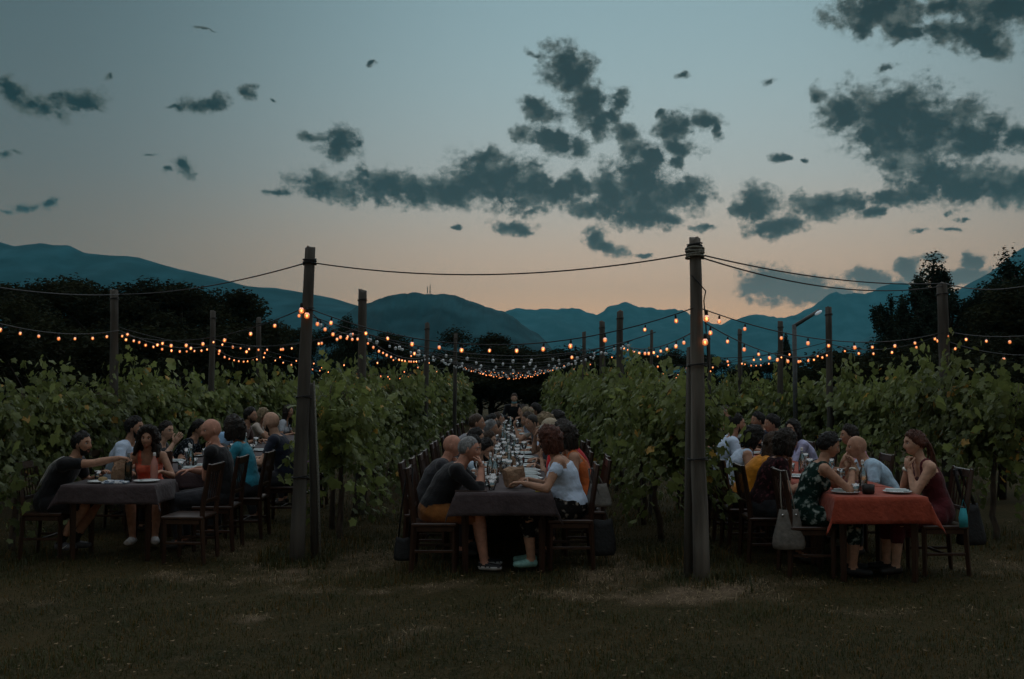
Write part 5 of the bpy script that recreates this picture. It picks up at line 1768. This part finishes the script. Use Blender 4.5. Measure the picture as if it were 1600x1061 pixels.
# left table, far side from the camera's axis
person(-4.70, 9.85, 0, 'bearded man in black T-shirt leaning over to reach across the left table', lean=24, curve=7, head=(-12, -2, 0), hr=(.90, .0, 1.02, 1, .1, -.12, .9), hl=(.42, .2, .81), topc=BLK, bot='shorts', botc=('black_shorts', (.012, .012, .014)), beard=True, hair='short', hairc='black',
       shoes=(.10, .10, .11), sole=True, socks=True, legs=(.03, -.22), extra=('stripe', 'shoemark'), skin='tan')
person(-3.98, 10.62, -78, 'woman with big curly brown hair and coral top facing the camera', fem=True, k=.94, top='tank', topc=('coral', (.72, .15, .085)), botc=('coral', (.72, .15, .085)), bot='shorts', hair='curly', hairc='dark', head=(-6, -3, -6), skin='tan', shoes=(.55, .55, .55), lean=15)
sit(-4.75, 11.6, 0, 205, 'man in white T-shirt with short black hair seen in profile', topc=WHT, hair='full', hairc='black', beard=True, head=(-8, -4, 0), extra=('redmark',), k=1.06)
sit(-4.70, 12.4, 0, 256, 'dark-haired diner gesturing with a raised hand behind the curly-haired woman', hr='raise', hl='table', topc=CHAR, hair='short', hairc='dark', head=(-20, -4, 0), skin='fair')
sit(-4.66, 13.35, 0, 309, 'woman in dark flowered shirt with tied-back black hair', fem=True, topc=FLORAL, top='polo', hair='ponytail', hairc='black', head=(-14, -4, 0), hr='table', k=1.02)
sit(-4.62, 14.7, 0, 363, 'diner in light blue shirt hidden behind the teal-shirted woman', topc=('sky_blue', (.25, .42, .62)), hair='full', hairc='black', head=(0, -5, 0), k=1.06)
sit(-4.62, 16.0, 0, 388, 'bearded man with full dark hair beyond the teal-shirted woman', topc=('brown_tee', (.10, .06, .05)), hair='full', hairc='black', beard=True, head=(-10, -3, 0), k=1.08)
sit(-4.66, 17.2, 0, 407, 'fair-haired woman bending over the far end of the left table', fem=True, topc=('cream', (.5, .42, .36)), hair='long', hairc='blond', head=(-15, -20, 0), hr='mouth')
sit(-4.62, 19.0, 0, 447, 'woman with long dark hair at the far end, beside the braced post', fem=True, topc=('pale_grey', (.4, .42, .46)), hair='long', hairc='dark', head=(-25, -3, 0), k=1.05)
sit(-3.10, 10.18, 180, 343, 'bald man in black shirt at left table, turned towards his neighbour', topc=BLK, top='tee', hair='none', head=(38, -10, 0), hl='chin', hr='table', skin='red', build=1.08, k=1.03)
sit(-3.02, 11.0, 180, 376, 'woman in teal top with dark bobbed hair, back to the camera', fem=True, topc=('teal', (.03, .22, .30)), top='tee', hair='bob', hairc='dark', head=(-18, -6, 0), k=1.04)
sit(-2.90, 12.3, 180, 433, 'bald bearded man in dark T-shirt close to the braced post', topc=NAVY, hair='none', beard=True, hairc='dark', head=(-15, -8, 0), skin='fair', build=1.05, k=1.1)
sit(-2.86, 13.6, 180, 488, 'diner in mauve top glimpsed behind the post brace', fem=True, topc=('mauve_top', (.36, .20, .30)), hair='bob', hairc='dark', head=(-5, -8, 0), k=.95)
# centre table, left side
sit(-.72, 9.15, 0, 727, 'grey-haired man in black sweater and ochre shorts at near left corner', top='rolled', topc=BLK, bot='shorts', botc=('ochre', (.22, .085, .022)), hair='buzz', hairc='grey', head=(-4, -10, 0), hr='mouth', hl='mouth', skin='red', shoes=(.02, .02, .022), sole=True, build=1.08, legs=(.0, .1))
sit(-.86, 9.80, 0, 701, 'bald ruddy man just behind the grey-haired man', topc=CHAR, hair='none', head=(-4, -12, 0), skin='red', k=.95, hr='tablein', hl='chin')
sit(-.82, 10.45, 0, 735, 'man with short black hair bent over his plate, left side', topc=BLK, hair='full', hairc='black', beard=True, head=(-10, -22, 0), k=1.0, hr='mouth', hl='tablein')
sit(-.80, 11.15, 0, 758, 'bearded man in pale polo shirt with hand at his mouth', topc=('pale_polo', (.42, .52, .62)), top='polo', hair='full', hairc='black', beard=True, extra=('glasses',), head=(-22, -18, 0), k=1.04, hr='mouth')
sit(-.82, 11.95, 0, 741, 'diner with thick black hair, fifth along the left side', topc=CHAR, hair='full', hairc='black', head=(0, -8, 0), k=1.02, hr='lap', hl='tablein')
sit(-.80, 12.75, 0, 763, 'diner with light brown hair, sixth along the left side', topc=BLK, hair='short', hairc='brown', head=(-10, -10, 0), k=1.03, skin='fair')
sit(-.82, 13.6, 0, 740, 'broad man with cropped brown hair sitting upright on left side', topc=('grey_stripe', (.22, .22, .24)), hair='buzz', hairc='brown', head=(0, -4, 0), k=1.12)
sit(-.80, 14.7, 0, 766, 'grey-haired diner in pale shirt, eighth along the left side', topc=('pale_lilac', (.46, .42, .5)), hair='short', hairc='grey', head=(-8, -6, 0), k=1.1)
sit(-.80, 15.9, 0, 777, 'diner raising a hand, ninth along the left side', topc=CHAR, hair='full', hairc='brown', head=(-12, -5, 0), k=1.1, hr='raise', skin='fair')
sit(-.82, 17.3, 0, 768, 'dark-haired diner, tenth along the left side', topc=NAVY, hair='full', hairc='black', head=(-10, -5, 0), k=1.1)
sit(-.80, 18.8, 0, 776, 'fair diner, eleventh along the left side', fem=True, topc=('sky_blue', (.25, .42, .62)), hair='long', hairc='brown', head=(-20, -5, 0), k=1.1)
sit(-.80, 20.3, 0, 781, 'last diner on the left side of the centre table', topc=CHAR, hair='short', hairc='grey', head=(-10, -5, 0), k=1.1)
# centre table, right side
sit(.54, 9.15, 180, 868, 'woman in white off-shoulder top with auburn bob at near right corner', fem=True, top='offshoulder', topc=WHT, bot='skirt', botc=BWF, hair='bob', hairc='auburn', head=(-14, -12, 0), hl='table', hr='tablein', build=1.18, k=1.0, skin='tan', shoes=(.22, .42, .38))
sit(.72, 9.82, 180, 893, 'dark-haired woman in orange strappy top behind the white-topped woman', fem=True, top='tank', topc=('orange_top', (.55, .13, .035)), hair='bob', hairc='dark', head=(-6, -10, 0), hl='lap', hr='cheek')
sit(.78, 10.5, 180, 888, 'woman with long dark hair and bright red top leaning in', fem=True, topc=('bright_red', (.50, .018, .022)), top='long', hair='long', hairc='dark', head=(-6, -10, 0), k=1.06, hr='lap', hl='mouth')
sit(.66, 11.2, 180, 857, 'diner with short fair hair, fourth along the right side', fem=True, topc=BLK, hair='full', hairc='white', head=(-4, -12, 0), k=.98, hl='chin', hr='tablein', skin='fair')
sit(.70, 12.0, 180, 866, 'diner in beige cap on the right side of the centre table', topc=('stone', (.3, .27, .24)), hair='buzz', hairc='grey', extra=('beigecap',), head=(-4, -8, 0), k=1.03, hl='lap', hr='tablein')
sit(.68, 12.8, 180, 858, 'blond diner behind the beige cap', fem=True, topc=CHAR, hair='bob', hairc='blond', head=(0, -8, 0), k=1.05, hl='lap', hr='mouth')
sit(.80, 13.4, 180, 877, 'long dark-haired woman on the outer edge, behind the red top', fem=True, topc=BLK, hair='long', hairc='black', head=(0, -6, 0), k=1.08, hl='lap', hr='lap')
sit(.62, 14.0, 180, 836, 'man with cropped dark hair and white shirt leaning towards the table', topc=WHT, top='polo', hair='buzz', hairc='dark', head=(25, -10, 0), k=1.08, extra=('earmask',), build=1.05)
sit(.62, 15.2, 180, 828, 'brown-haired diner, ninth along the right side', topc=CHAR, hair='short', hairc='brown', head=(10, -8, 0), k=1.06)
sit(.62, 16.5, 180, 826, 'blonde woman with loose hair far along the right side', fem=True, topc=('cream', (.5, .42, .36)), hair='long', hairc='blond', head=(20, -5, 0), k=1.13, hl='front')
sit(.64, 17.8, 180, 841, 'dark-haired man sitting back, far along the right side', topc=BLK, hair='full', hairc='black', head=(15, -3, 0), k=1.1)
sit(.62, 19.2, 180, 822, 'diner with brown hair, last but one on the right side', topc=CHAR, hair='short', hairc='brown', head=(10, -5, 0), k=1.1)
sit(.62, 20.5, 180, 820, 'last diner on the right side of the centre table', topc=NAVY, hair='short', hairc='dark', head=(10, -5, 0), k=1.1)
person(.05, 22.0, -90, 'waiter in black with pale mask under chin at the far table end', stand=True, k=.90, lean=12, curve=4, head=(0, -6, 0), hl=(.28, .12, .98), hr=(.28, -.12, .98), topc=BLK, top='long', hair='short', hairc='brown', extra=('chinmask',), skin='fair', near=False, group='waiter')
# right table, left side
sit(2.72, 8.93, 0, 1284, 'woman in green flowered sleeveless dress at the red tablecloth', fem=True, top='sleeveless', topc=GREENF, bot='dress', botc=GREENF, hair='full', hairc='black', head=(-6, -18, 0), hr='front', hl='front', extra=('sunglasses', 'watch'), shoes=(.015, .015, .015), skin='tan', legs=(.03, .05))
sit(2.52, 9.62, 0, 1218, 'short-haired woman in dark maroon print top, elbow on red cloth', fem=True, topc=MARF, top='tee', hair='bob', hairc='dark', head=(2, -10, 0), build=1.15, hr='table', hl='chin')
sit(2.48, 10.3, 0, 1203, 'woman in mustard orange top with straight light brown hair', fem=True, topc=('mustard', (.62, .24, .022)), top='polo', hair='long', hairc='brown', head=(15, -10, 0), build=1.1)
sit(2.46, 10.95, 0, 1170, 'woman in white sleeveless top with short dark hair, head bowed', fem=True, topc=WHT, top='sleeveless', hair='bob', hairc='black', head=(-5, -25, 0))
sit(2.62, 12.0, 0, 1142, 'man in white shirt with black hair and beard next to rope-topped post', topc=WHT, top='polo', hair='short', hairc='black', beard=True, head=(-5, -4, 0), k=1.05)
sit(2.56, 12.75, 0, 1168, 'dark-haired diner half hidden beyond the man in white shirt', topc=CHAR, hair='full', hairc='dark', head=(-10, -8, 0))
sit(2.56, 13.5, 0, 1147, 'diner in grey cap behind the man in white shirt', topc=CHAR, hair='buzz', hairc='grey', extra=('cap',), head=(-10, -5, 0), k=1.1)
person(3.28, 14.95, -90, 'brown-haired man at the far head of the right table', lean=4, head=(0, -4, 0), topc=BLK, hair='short', hairc='brown', k=1.12, near=False)
# right table, right side
sit(3.92, 8.95, 180, 1436, 'auburn woman with ponytail and maroon strap top, chin on her hands', fem=True, top='tank', topc=('maroon', (.085, .014, .018)), bot='dress', botc=('maroon', (.085, .014, .018)), hair='ponytail', hairc='auburn', head=(0, -6, 0), hl='chin', hr='chin', extra=('watch',), skin='fair', shoes=(.02, .016, .014), k=1.0, legs=(.0, .06))
sit(3.96, 10.15, 180, 1341, 'bald man in pale blue polo shirt leaning on the red tablecloth', topc=('pale_blue', (.40, .55, .68)), top='polo', hair='none', head=(-5, -6, 0), hr='mouth', hl='table', skin='tan', build=1.06)
sit(4.0, 10.95, 180, 1333, 'dark-haired woman in pink hidden behind the bald man', fem=True, topc=('pink', (.5, .25, .3)), hair='full', hairc='dark', head=(-8, -5, 0), k=.97)
sit(3.98, 12.75, 180, 1243, 'woman with long black hair and lavender shirt, hand on chin', fem=True, topc=('lavender', (.42, .42, .62)), top='long', hair='long', hairc='black', head=(38, -4, 0), hl='chin', hr='table', k=1.02, skin='fair')
sit(3.98, 13.7, 180, 1210, 'man with black hair and blue striped shirt in profile', topc=STRIPE, top='tee', hair='full', hairc='black', head=(5, -6, 0), k=1.08, skin='tan')
sit(3.98, 14.5, 180, 1188, 'dark-haired diner past the blue striped shirt', topc=NAVY, hair='short', hairc='black', head=(10, -5, 0), k=1.05)
make_people()
for d in PEOPLE:
    if not d['stand']:
        w = d['label'].split()
        c_ = 'dark wooden slat-back chair under the ' + ' '.join(w[:9])
        # cut dangling little words
        while c_.split()[-1] in ('and', 'with', 'in', 'at', 'the', 'a', 'of', 'to', 'under', 'over', 'his', 'her', 'behind', 'on', 'big', 'black', 'dark', 'short', 'pale', 'beyond', 'along', 'white', 'far', 'past', 'near', 'long', 'next', 'just', 'light', 'bright', 'glimpsed', 'from', 'leaning', 'sitting'):
            c_ = ' '.join(c_.split()[:-1])
        chair(d['x'], d['y'], d['face'], c_, d['y'] < 12.6)

# ------------------------------------------------------------------ tableware
GLASS = glass_mat('clear_glass', (.95, .98, .98), .62)
M_PLATE = mat('white_china', (.66, .70, .70), .25, .05, 20, 0, spec=.5)
M_NAP = cloth('pale_napkin', (.58, .64, .64), .06)
M_KRAFT = mat('kraft_paper', (.30, .19, .12), .85, .2, 18, .9, 26)
M_CUT = mat('cutlery_steel', (.6, .6, .6), .25, .05, 20, 0, metal=1)
def lathe_mesh(name, prof, m, seg=16):
    b = MB(); b.lathe(prof, seg); return b.mesh(name, [m])
PLATE = lathe_mesh('plate', [(0, .004), (.07, .004), (.085, .010), (.125, .017), (.128, .020), (.122, .021), (.085, .0145), (.07, .009), (0, .008)], M_PLATE, 24)
TUMBLER = lathe_mesh('tumbler', [(0, .004), (.028, .002), (.032, .02), (.037, .095), (.034, .095), (.029, .02), (0, .012)], GLASS, 14)
GOBLET = lathe_mesh('wine_glass', [(0, .003), (.034, .002), (.034, .006), (.006, .012), (.004, .085), (.02, .10), (.038, .135), (.040, .165), (.033, .205), (.031, .205), (.037, .165), (.034, .137), (.004, .102), (0, .1)], GLASS, 14)
BOTTLE = lathe_mesh('bottle_body', [(0, .003), (.038, .002), (.040, .02), (.040, .13), (.034, .165), (.018, .205), (.0135, .225), (.0135, .262), (.012, .262), (.012, .225), (.016, .203), (.031, .163), (.037, .128), (.037, .02), (0, .01)], GLASS, 14)
BCAP = lathe_mesh('stopper', [(0, .285), (.012, .284), (.015, .272), (.0145, .258), (.0145, .25)], mat('white_stopper', (.6, .6, .58), .4, .05), 10)
DARKB = lathe_mesh('bottle_body', [(0, .003), (.036, .002), (.037, .02), (.037, .17), (.03, .205), (.015, .235), (.0135, .29), (.0, .29)], mat('dark_glass', (.012, .014, .01), .1, .1, bump=0, spec=.6), 14)
ROSE = lathe_mesh('bottle_body', [(0, .003), (.036, .002), (.037, .02), (.037, .15), (.03, .19), (.016, .225), (.0135, .25), (.0135, .275), (0, .275)], mat('pink_glass', (.45, .20, .16), .12, .1, bump=0, spec=.6), 14)
WATER = lathe_mesh('water', [(0, .012), (.0285, .02), (.033, .06), (0, .06)], mat('water_in_glass', (.35, .42, .44), .05, .05, bump=0, spec=.6), 12)
b = MB(); b.box((0, 0, .006), (.085, .20, .012), .004); b.box((.004, .01, .016), (.07, .18, .008), .003); NAPKIN = b.mesh('napkin', [M_NAP], False)
b = MB(); b.box((0, 0, .002), (.012, .11, .003), .001); b.box((0, .085, .002), (.022, .07, .002), .001); KNIFE = b.mesh('knife', [M_CUT], False)
TZ = .758
def ware(name, me, x, y, label, cat, group=None, rz=0, z=TZ, parts=()):
    if parts:
        t = thing(name, label, cat, (x, y, z), rz, group)
        put(me.name.split('.')[0], me, t)
        for q in parts:
            put(q.name.split('.')[0], q, t)
        return t
    o = put(name, me); o.location = (x, y, z); o.rotation_euler = (0, 0, rz)
    return tag(o, label, cat, group)
def settings(nm, side, xe, inward, ys, skip=()):
    for k, y in enumerate(ys):
        if k in skip:
            continue
        w = '%s from the near end, %s side of the %s table' % (ORD[k] if k else 'first', side, nm)
        x = xe + inward * .17
        j = lambda s: rng.normal(0, s)
        px_, py_ = x + j(.012), y + j(.03)
        ware('plate', PLATE, px_, py_, 'white plate, ' + w, 'plate', 'plates on the ' + nm + ' table')
        ware('napkin', NAPKIN, px_ + j(.008), py_ + j(.01), 'folded pale napkin on the plate ' + w.replace('from the near end, ', ''), 'napkin', 'napkins on the ' + nm + ' table', rad(90) + j(.12), TZ + .019)
        ware('tumbler', TUMBLER, x + inward * .17 + j(.015), y + .10 + j(.03), 'small water glass, ' + w, 'glass', 'water glasses on the ' + nm + ' table', 0, TZ, (WATER,) if y < 13 else ())
        if y < 12.5:
            ware('knife', KNIFE, x + j(.01), y + .165, 'table knife beside plate, ' + w, 'knife', 'knives on the ' + nm + ' table', rad(90) * inward)
cy_l = [9.3, 9.62, 9.98, 10.42, 10.9, 11.5, 12.1, 12.8, 13.6, 14.6, 15.8, 17.2, 18.8, 20.2]
settings('centre', 'left', -.52, 1, cy_l)
settings('centre', 'right', .365, -1, [y + .06 for y in cy_l])
settings('left', 'right', -3.52, -1, [11.15, 11.6, 12.2, 13.1, 14.2])
settings('left', 'left', -4.44, 1, [11.5, 12.3, 13.2, 14.5])
settings('right', 'left', 2.85, 1, [9.55, 10.2, 10.9, 11.9, 12.7])
settings('right', 'right', 3.66, -1, [10.0, 10.8, 12.6, 13.6])
def centre_line(nm, xc, ys, start):
    for k, y in enumerate(ys):
        x = xc + rng.normal(0, .05)
        o_ = ORD[k] if k else 'first'
        ware('water_bottle', BOTTLE, x, y, 'clear stoppered water bottle, %s down the middle of the %s table' % (o_, nm), 'bottle', 'water bottles on the ' + nm + ' table', 0, TZ, (BCAP,))
        for q in range(2):
            ware('wine_glass', GOBLET, x + (-1) ** q * rng.uniform(.07, .15), y + rng.uniform(.1, .3), '%s stemmed glass beside the %s water bottle on the %s table' % ('left' if q else 'right', o_, nm), 'glass', 'stemmed glasses on the ' + nm + ' table')
centre_line('centre', -.09, [9.72, 9.95, 10.5, 11.1, 11.7, 12.4, 13.1, 13.9, 14.8, 15.8, 17.0, 18.4, 19.8, 20.9], 0)
centre_line('left', -3.8, [11.3, 11.55, 12.6, 14.0], 0)
centre_line('right', 3.22, [9.9, 10.8, 11.8, 12.9], 0)

def paper_bag(x, y, label, rz, s=1.0, lying=False):
    b = MB()
    prof = [(.0, .085, .055), (.02, .095, .062), (.07, .098, .064), (.12, .088, .055), (.16, .07, .036), (.19, .074, .022), (.205, .078, .016)]
    n = 22
    V, F = [], []
    for i, (z, rx, ry) in enumerate(prof):
        for j in range(n):
            a = 2 * math.pi * j / n
            c, s_ = math.cos(a), math.sin(a)
            p = 4.0
            r = (abs(c) ** p + abs(s_) ** p) ** (-1 / p)
            w = 1 + rng.normal(0, .035) * (.4 + i * .25)
            V.append((c * r * rx * w, s_ * r * ry * w, z + (rng.normal(0, .009) if i > 3 else 0)))
    F = [(i * n + j, i * n + (j + 1) % n, (i + 1) * n + (j + 1) % n, (i + 1) * n + j) for i in range(len(prof) - 1) for j in range(n)]
    F.append(tuple(range(n))[::-1])
    F.append(tuple((len(prof) - 1) * n + j for j in range(n)))
    V = np.array(V) * s
    if lying:
        V = V @ rotm((0, 1, 0), 78).T
        V[:, 2] -= V[:, 2].min()
    b.add(V, F)
    o = b.build('paper_bag', M_KRAFT, None, False)
    o.location = (x, y, TZ); o.rotation_euler = (0, 0, rz)
    tag(o, label, 'bag', 'brown paper bags')
paper_bag(-.06, 9.18, 'crumpled brown paper bread bag lying at the near end of centre table', .5, 1.0, True)
paper_bag(-4.02, 9.93, 'upright brown paper bag on the near left table', .3, 1.0)
paper_bag(-.14, 10.85, 'second brown paper bag, further down the centre table', -.4, .9, True)
paper_bag(-.16, 11.6, 'third brown paper bag, in the middle of centre table', .8, .85, True)
paper_bag(3.42, 9.75, 'brown paper bag before the bald man on the red cloth', .3, .95)
# near left table
ware('plate', PLATE, -4.14, 9.72, 'white plate with bread roll at the front of the left table', 'plate', 'plates on the left table')
b = MB(); b.ell((0, 0, .035), (.05, .035, .025), 12, 8)
o = b.build('bread_roll', mat('bread', (.42, .30, .15), .9, .3, 30, .4)); o.location = (-4.12, 9.72, TZ); tag(o, 'bread roll on the plate at the front of left table', 'bread')
ware('plate', PLATE, -3.7, 9.78, 'white plate at the right front corner of the left table', 'plate', 'plates on the left table')
ware('knife', KNIFE, -3.68, 9.78, 'knife lying on the plate at the right front corner of left table', 'knife', None, 1.2, TZ + .02)
b = MB(); b.box((0, 0, .012), (.24, .11, .02), .006); b.box((-.02, .01, .026), (.18, .08, .012), .004)
o = b.build('folded_paper', mat('printed_paper', (.32, .42, .55), .8, .5, 40, 0, col2=(.66, .68, .7), hist=(.48, .52)), None, False); o.location = (-3.95, 9.62, TZ); o.rotation_euler = (0, 0, .08)
tag(o, 'folded blue and white printed paper at the front of left table', 'paper')
ware('rose_bottle', ROSE, -3.70, 9.98, 'pink wine bottle standing near the curly-haired woman', 'bottle', None, 0, TZ, (BCAP,))
hb_ = PEOPLE[0]
J_ = hb_['_J']
hp_ = J_['Wr'] + unit(J_['Fr']) * .085 + np.array([0, 0, -.03])
hb_pos = np.array([hb_['x'] + hp_[0], hb_['y'] + hp_[1], TZ])
t_ = thing('wine_bottle', 'dark wine bottle grasped by the neck by the reaching man', 'bottle', tuple(hb_pos))
put('bottle_body', DARKB, t_)
ware('tumbler', TUMBLER, -4.28, 9.98, 'water glass beside the upright paper bag', 'glass', None, 0, TZ, (WATER,))
# centre near end
ware('tumbler', TUMBLER, -.19, 9.05, 'water glass left of the crumpled bag, near end of centre table', 'glass', None, 0, TZ, (WATER,))
ware('tumbler', TUMBLER, -.22, 9.42, 'second water glass, behind the first at centre table', 'glass', None, 0, TZ, (WATER,))
b = MB(); b.box((0, 0, .004), (.3, .12, .006), .002)
o = b.build('place_mat', mat('brown_mat', (.06, .035, .03), .8, .2), None, False); o.location = (-.38, 8.96, TZ); tag(o, 'dark brown strip of place mat at the near left table corner', 'place mat')
b = MB(); b.box((0, 0, .004), (.13, .1, .006), .002)
o = b.build('note_pad', mat('ochre_paper', (.5, .4, .1), .8, .2), None, False); o.location = (.28, 8.93, TZ); tag(o, 'small ochre paper at the near right corner of centre table', 'paper')
# right near table
for x, y, w in ((2.98, 8.78, 'before the woman in the green flowered dress'), (3.46, 8.80, 'before the ponytailed woman')):
    ware('plate', PLATE, x + .05, y, 'dark-edged plate ' + w, 'plate', 'plates on the right table')
    ware('napkin', NAPKIN, x + .05, y, 'folded blue-white napkin ' + w, 'napkin', 'napkins on the right table', 1.3, TZ + .019)
ware('water_bottle', BOTTLE, 3.27, 9.0, 'clear stoppered bottle on the near red tablecloth', 'bottle', None, 0, TZ, (BCAP,))
ware('tumbler', TUMBLER, 3.10, 8.72, 'empty tumbler at the front of the red tablecloth', 'glass')
ware('wine_glass', GOBLET, 3.06, 8.98, 'stemmed glass of red wine left of the bottle', 'glass')
b = MB(); b.lathe([(0, .004), (.05, .003), (.055, .02), (.055, .085), (.05, .085), (.048, .02), (0, .015)], 16)
o = b.build('candle_jar', mat('dark_jar', (.014, .010, .009), .3, .2)); o.location = (3.22, 8.73, TZ); tag(o, 'dark squat candle jar at the front of red tablecloth', 'jar')
b = MB(); b.lathe([(0, .004), (.07, .003), (.11, .045), (.115, .07), (.108, .07), (.10, .045), (.065, .012), (0, .012)], 18)
o = b.build('bread_basket', mat('red_bowl', (.11, .025, .02), .6, .3, 30, .4)); o.location = (3.2, 9.22, TZ); tag(o, 'dark red bowl behind the bottle on red tablecloth', 'bowl')
# ------------------------------------------------------------------ bags on the chairs
def bag(name, label, loc, rz, w, d_, h, m, strap_to, flare=.8, strap_r=.006, sag=.02, mstrap=None, rings=None):
    t = thing(name, label, 'bag', loc, rz)
    b = MB()
    n = 24
    prof = [(0, .82), (.03, .95), (.15, 1.04), (.35, 1.02), (.6, .93), (.82, .84), (1.0, .78)]
    V = []
    for i, (u, s) in enumerate(prof):
        ww = w / 2 * (1 + (flare - 1) * u) * (s + .05); dd = d_ / 2 * (1 - .75 * u) * s
        for j in range(n):
            a = 2 * math.pi * j / n
            c, s_ = math.cos(a), math.sin(a)
            r = (abs(c) ** 3 + abs(s_) ** 3) ** (-1 / 3)
            f = 1 + .05 * math.sin(j * 2.1 + i) + rng.normal(0, .015)
            V.append((c * r * ww * f, s_ * r * dd * f, u * h - sag * (i > 4) * abs(math.cos(a)) * -1))
    F = [(i * n + j, i * n + (j + 1) % n, (i + 1) * n + (j + 1) % n, (i + 1) * n + j) for i in range(len(prof) - 1) for j in range(n)]
    F.append(tuple(range(n))[::-1]); F.append(tuple((len(prof) - 1) * n + j for j in range(n)))
    b.add(V, F); b.build('bag_body', m, t)
    b = MB()
    e = np.array(strap_to, float)
    for s in (-1, 1):
        p0 = np.array([s * w * .30 * flare, 0, h * .93])
        b.tube([p0, (p0 + e) / 2 + np.array([s * .02, 0, -.01]), e + np.array([s * .025, 0, 0]), e], strap_r, 6)
    b.build('strap', mstrap or m, t)
    if rings:
        b = MB()
        for s in (-1, 1):
            b.ell((s * w * .30 * flare, -d_ * .12, h * .9), .012, 8, 6)
        b.build('ring', M_CUT, t)
    return t
TAUPE = mat('taupe_leather', (.135, .125, .11), .7, .2, 14, .4, 30)
BLKL = mat('black_leather', (.010, .010, .011), .6, .2, 14, .4, 30)
GREYL = mat('grey_leather', (.15, .14, .125), .6, .2, 14, .4, 30)
bag('tote_bag', 'large taupe tote bag hanging from the green dress woman\'s chair', (at(1231, 858, 8.8).x, 8.76, .26), 0.1, .29, .14, .34, TAUPE, (-.02, .06, .70), .72, .006, .02, mat('pale_cord', (.3, .29, .25), .8, .2), True)
bag('hobo_bag', 'black slouchy shoulder bag hanging behind the ponytailed woman\'s chair', (at(1526, 860, 8.85).x, 8.95, .27), .15, .27, .15, .36, BLKL, (-.13, .0, .69), .62, .017)
bag('handbag', 'grey handbag hanging from the chair behind the white-topped woman', (at(936, 792, 9.2).x, 9.25, .58), .2, .24, .13, .20, GREYL, (-.07, .0, .36), .8, .008)
bag('tote_bag', 'black tote bag hanging low behind the white-topped woman\'s chair', (at(940, 862, 9.2).x, 9.2, .13), .15, .25, .14, .32, BLKL, (-.06, .03, .62), 1.0, .008, .02, mat('grey_strap', (.07, .07, .065), .7, .2))
bag('shoulder_bag', 'black shoulder bag hanging by a long strap from the grey-haired man\'s chair', (at(629, 872, 9.1).x, 9.15, .09), .1, .16, .10, .2, BLKL, (.06, .0, .86), 1.0, .008)
t_ = MB()
t_.add([(-.035, 0, 0), (.035, -.01, .005), (.04, .0, .09), (.03, .01, .17), (-.02, 0, .175), (-.04, .0, .09), (-.035, .012, 0), (.035, .002, .005), (.04, .012, .09), (.03, .022, .17), (-.02, .012, .175), (-.04, .012, .09)],
       [(0, 1, 2, 5), (5, 2, 3, 4), (11, 8, 7, 6), (10, 9, 8, 11), (0, 6, 7, 1), (1, 7, 8, 2), (2, 8, 9, 3), (3, 9, 10, 4), (4, 10, 11, 5), (5, 11, 6, 0)])
t_.tube([(-.02, 0, .17), (0, .0, .25), (.03, 0, .17)], .002, 5)
o = t_.build('face_mask', mat('mask_teal', (.05, .36, .42), .9, .1)); o.location = (at(1506, 832, 8.7).x, 8.70, .46)
tag(o, 'turquoise face mask hanging on the ponytailed woman\'s chair', 'face mask')
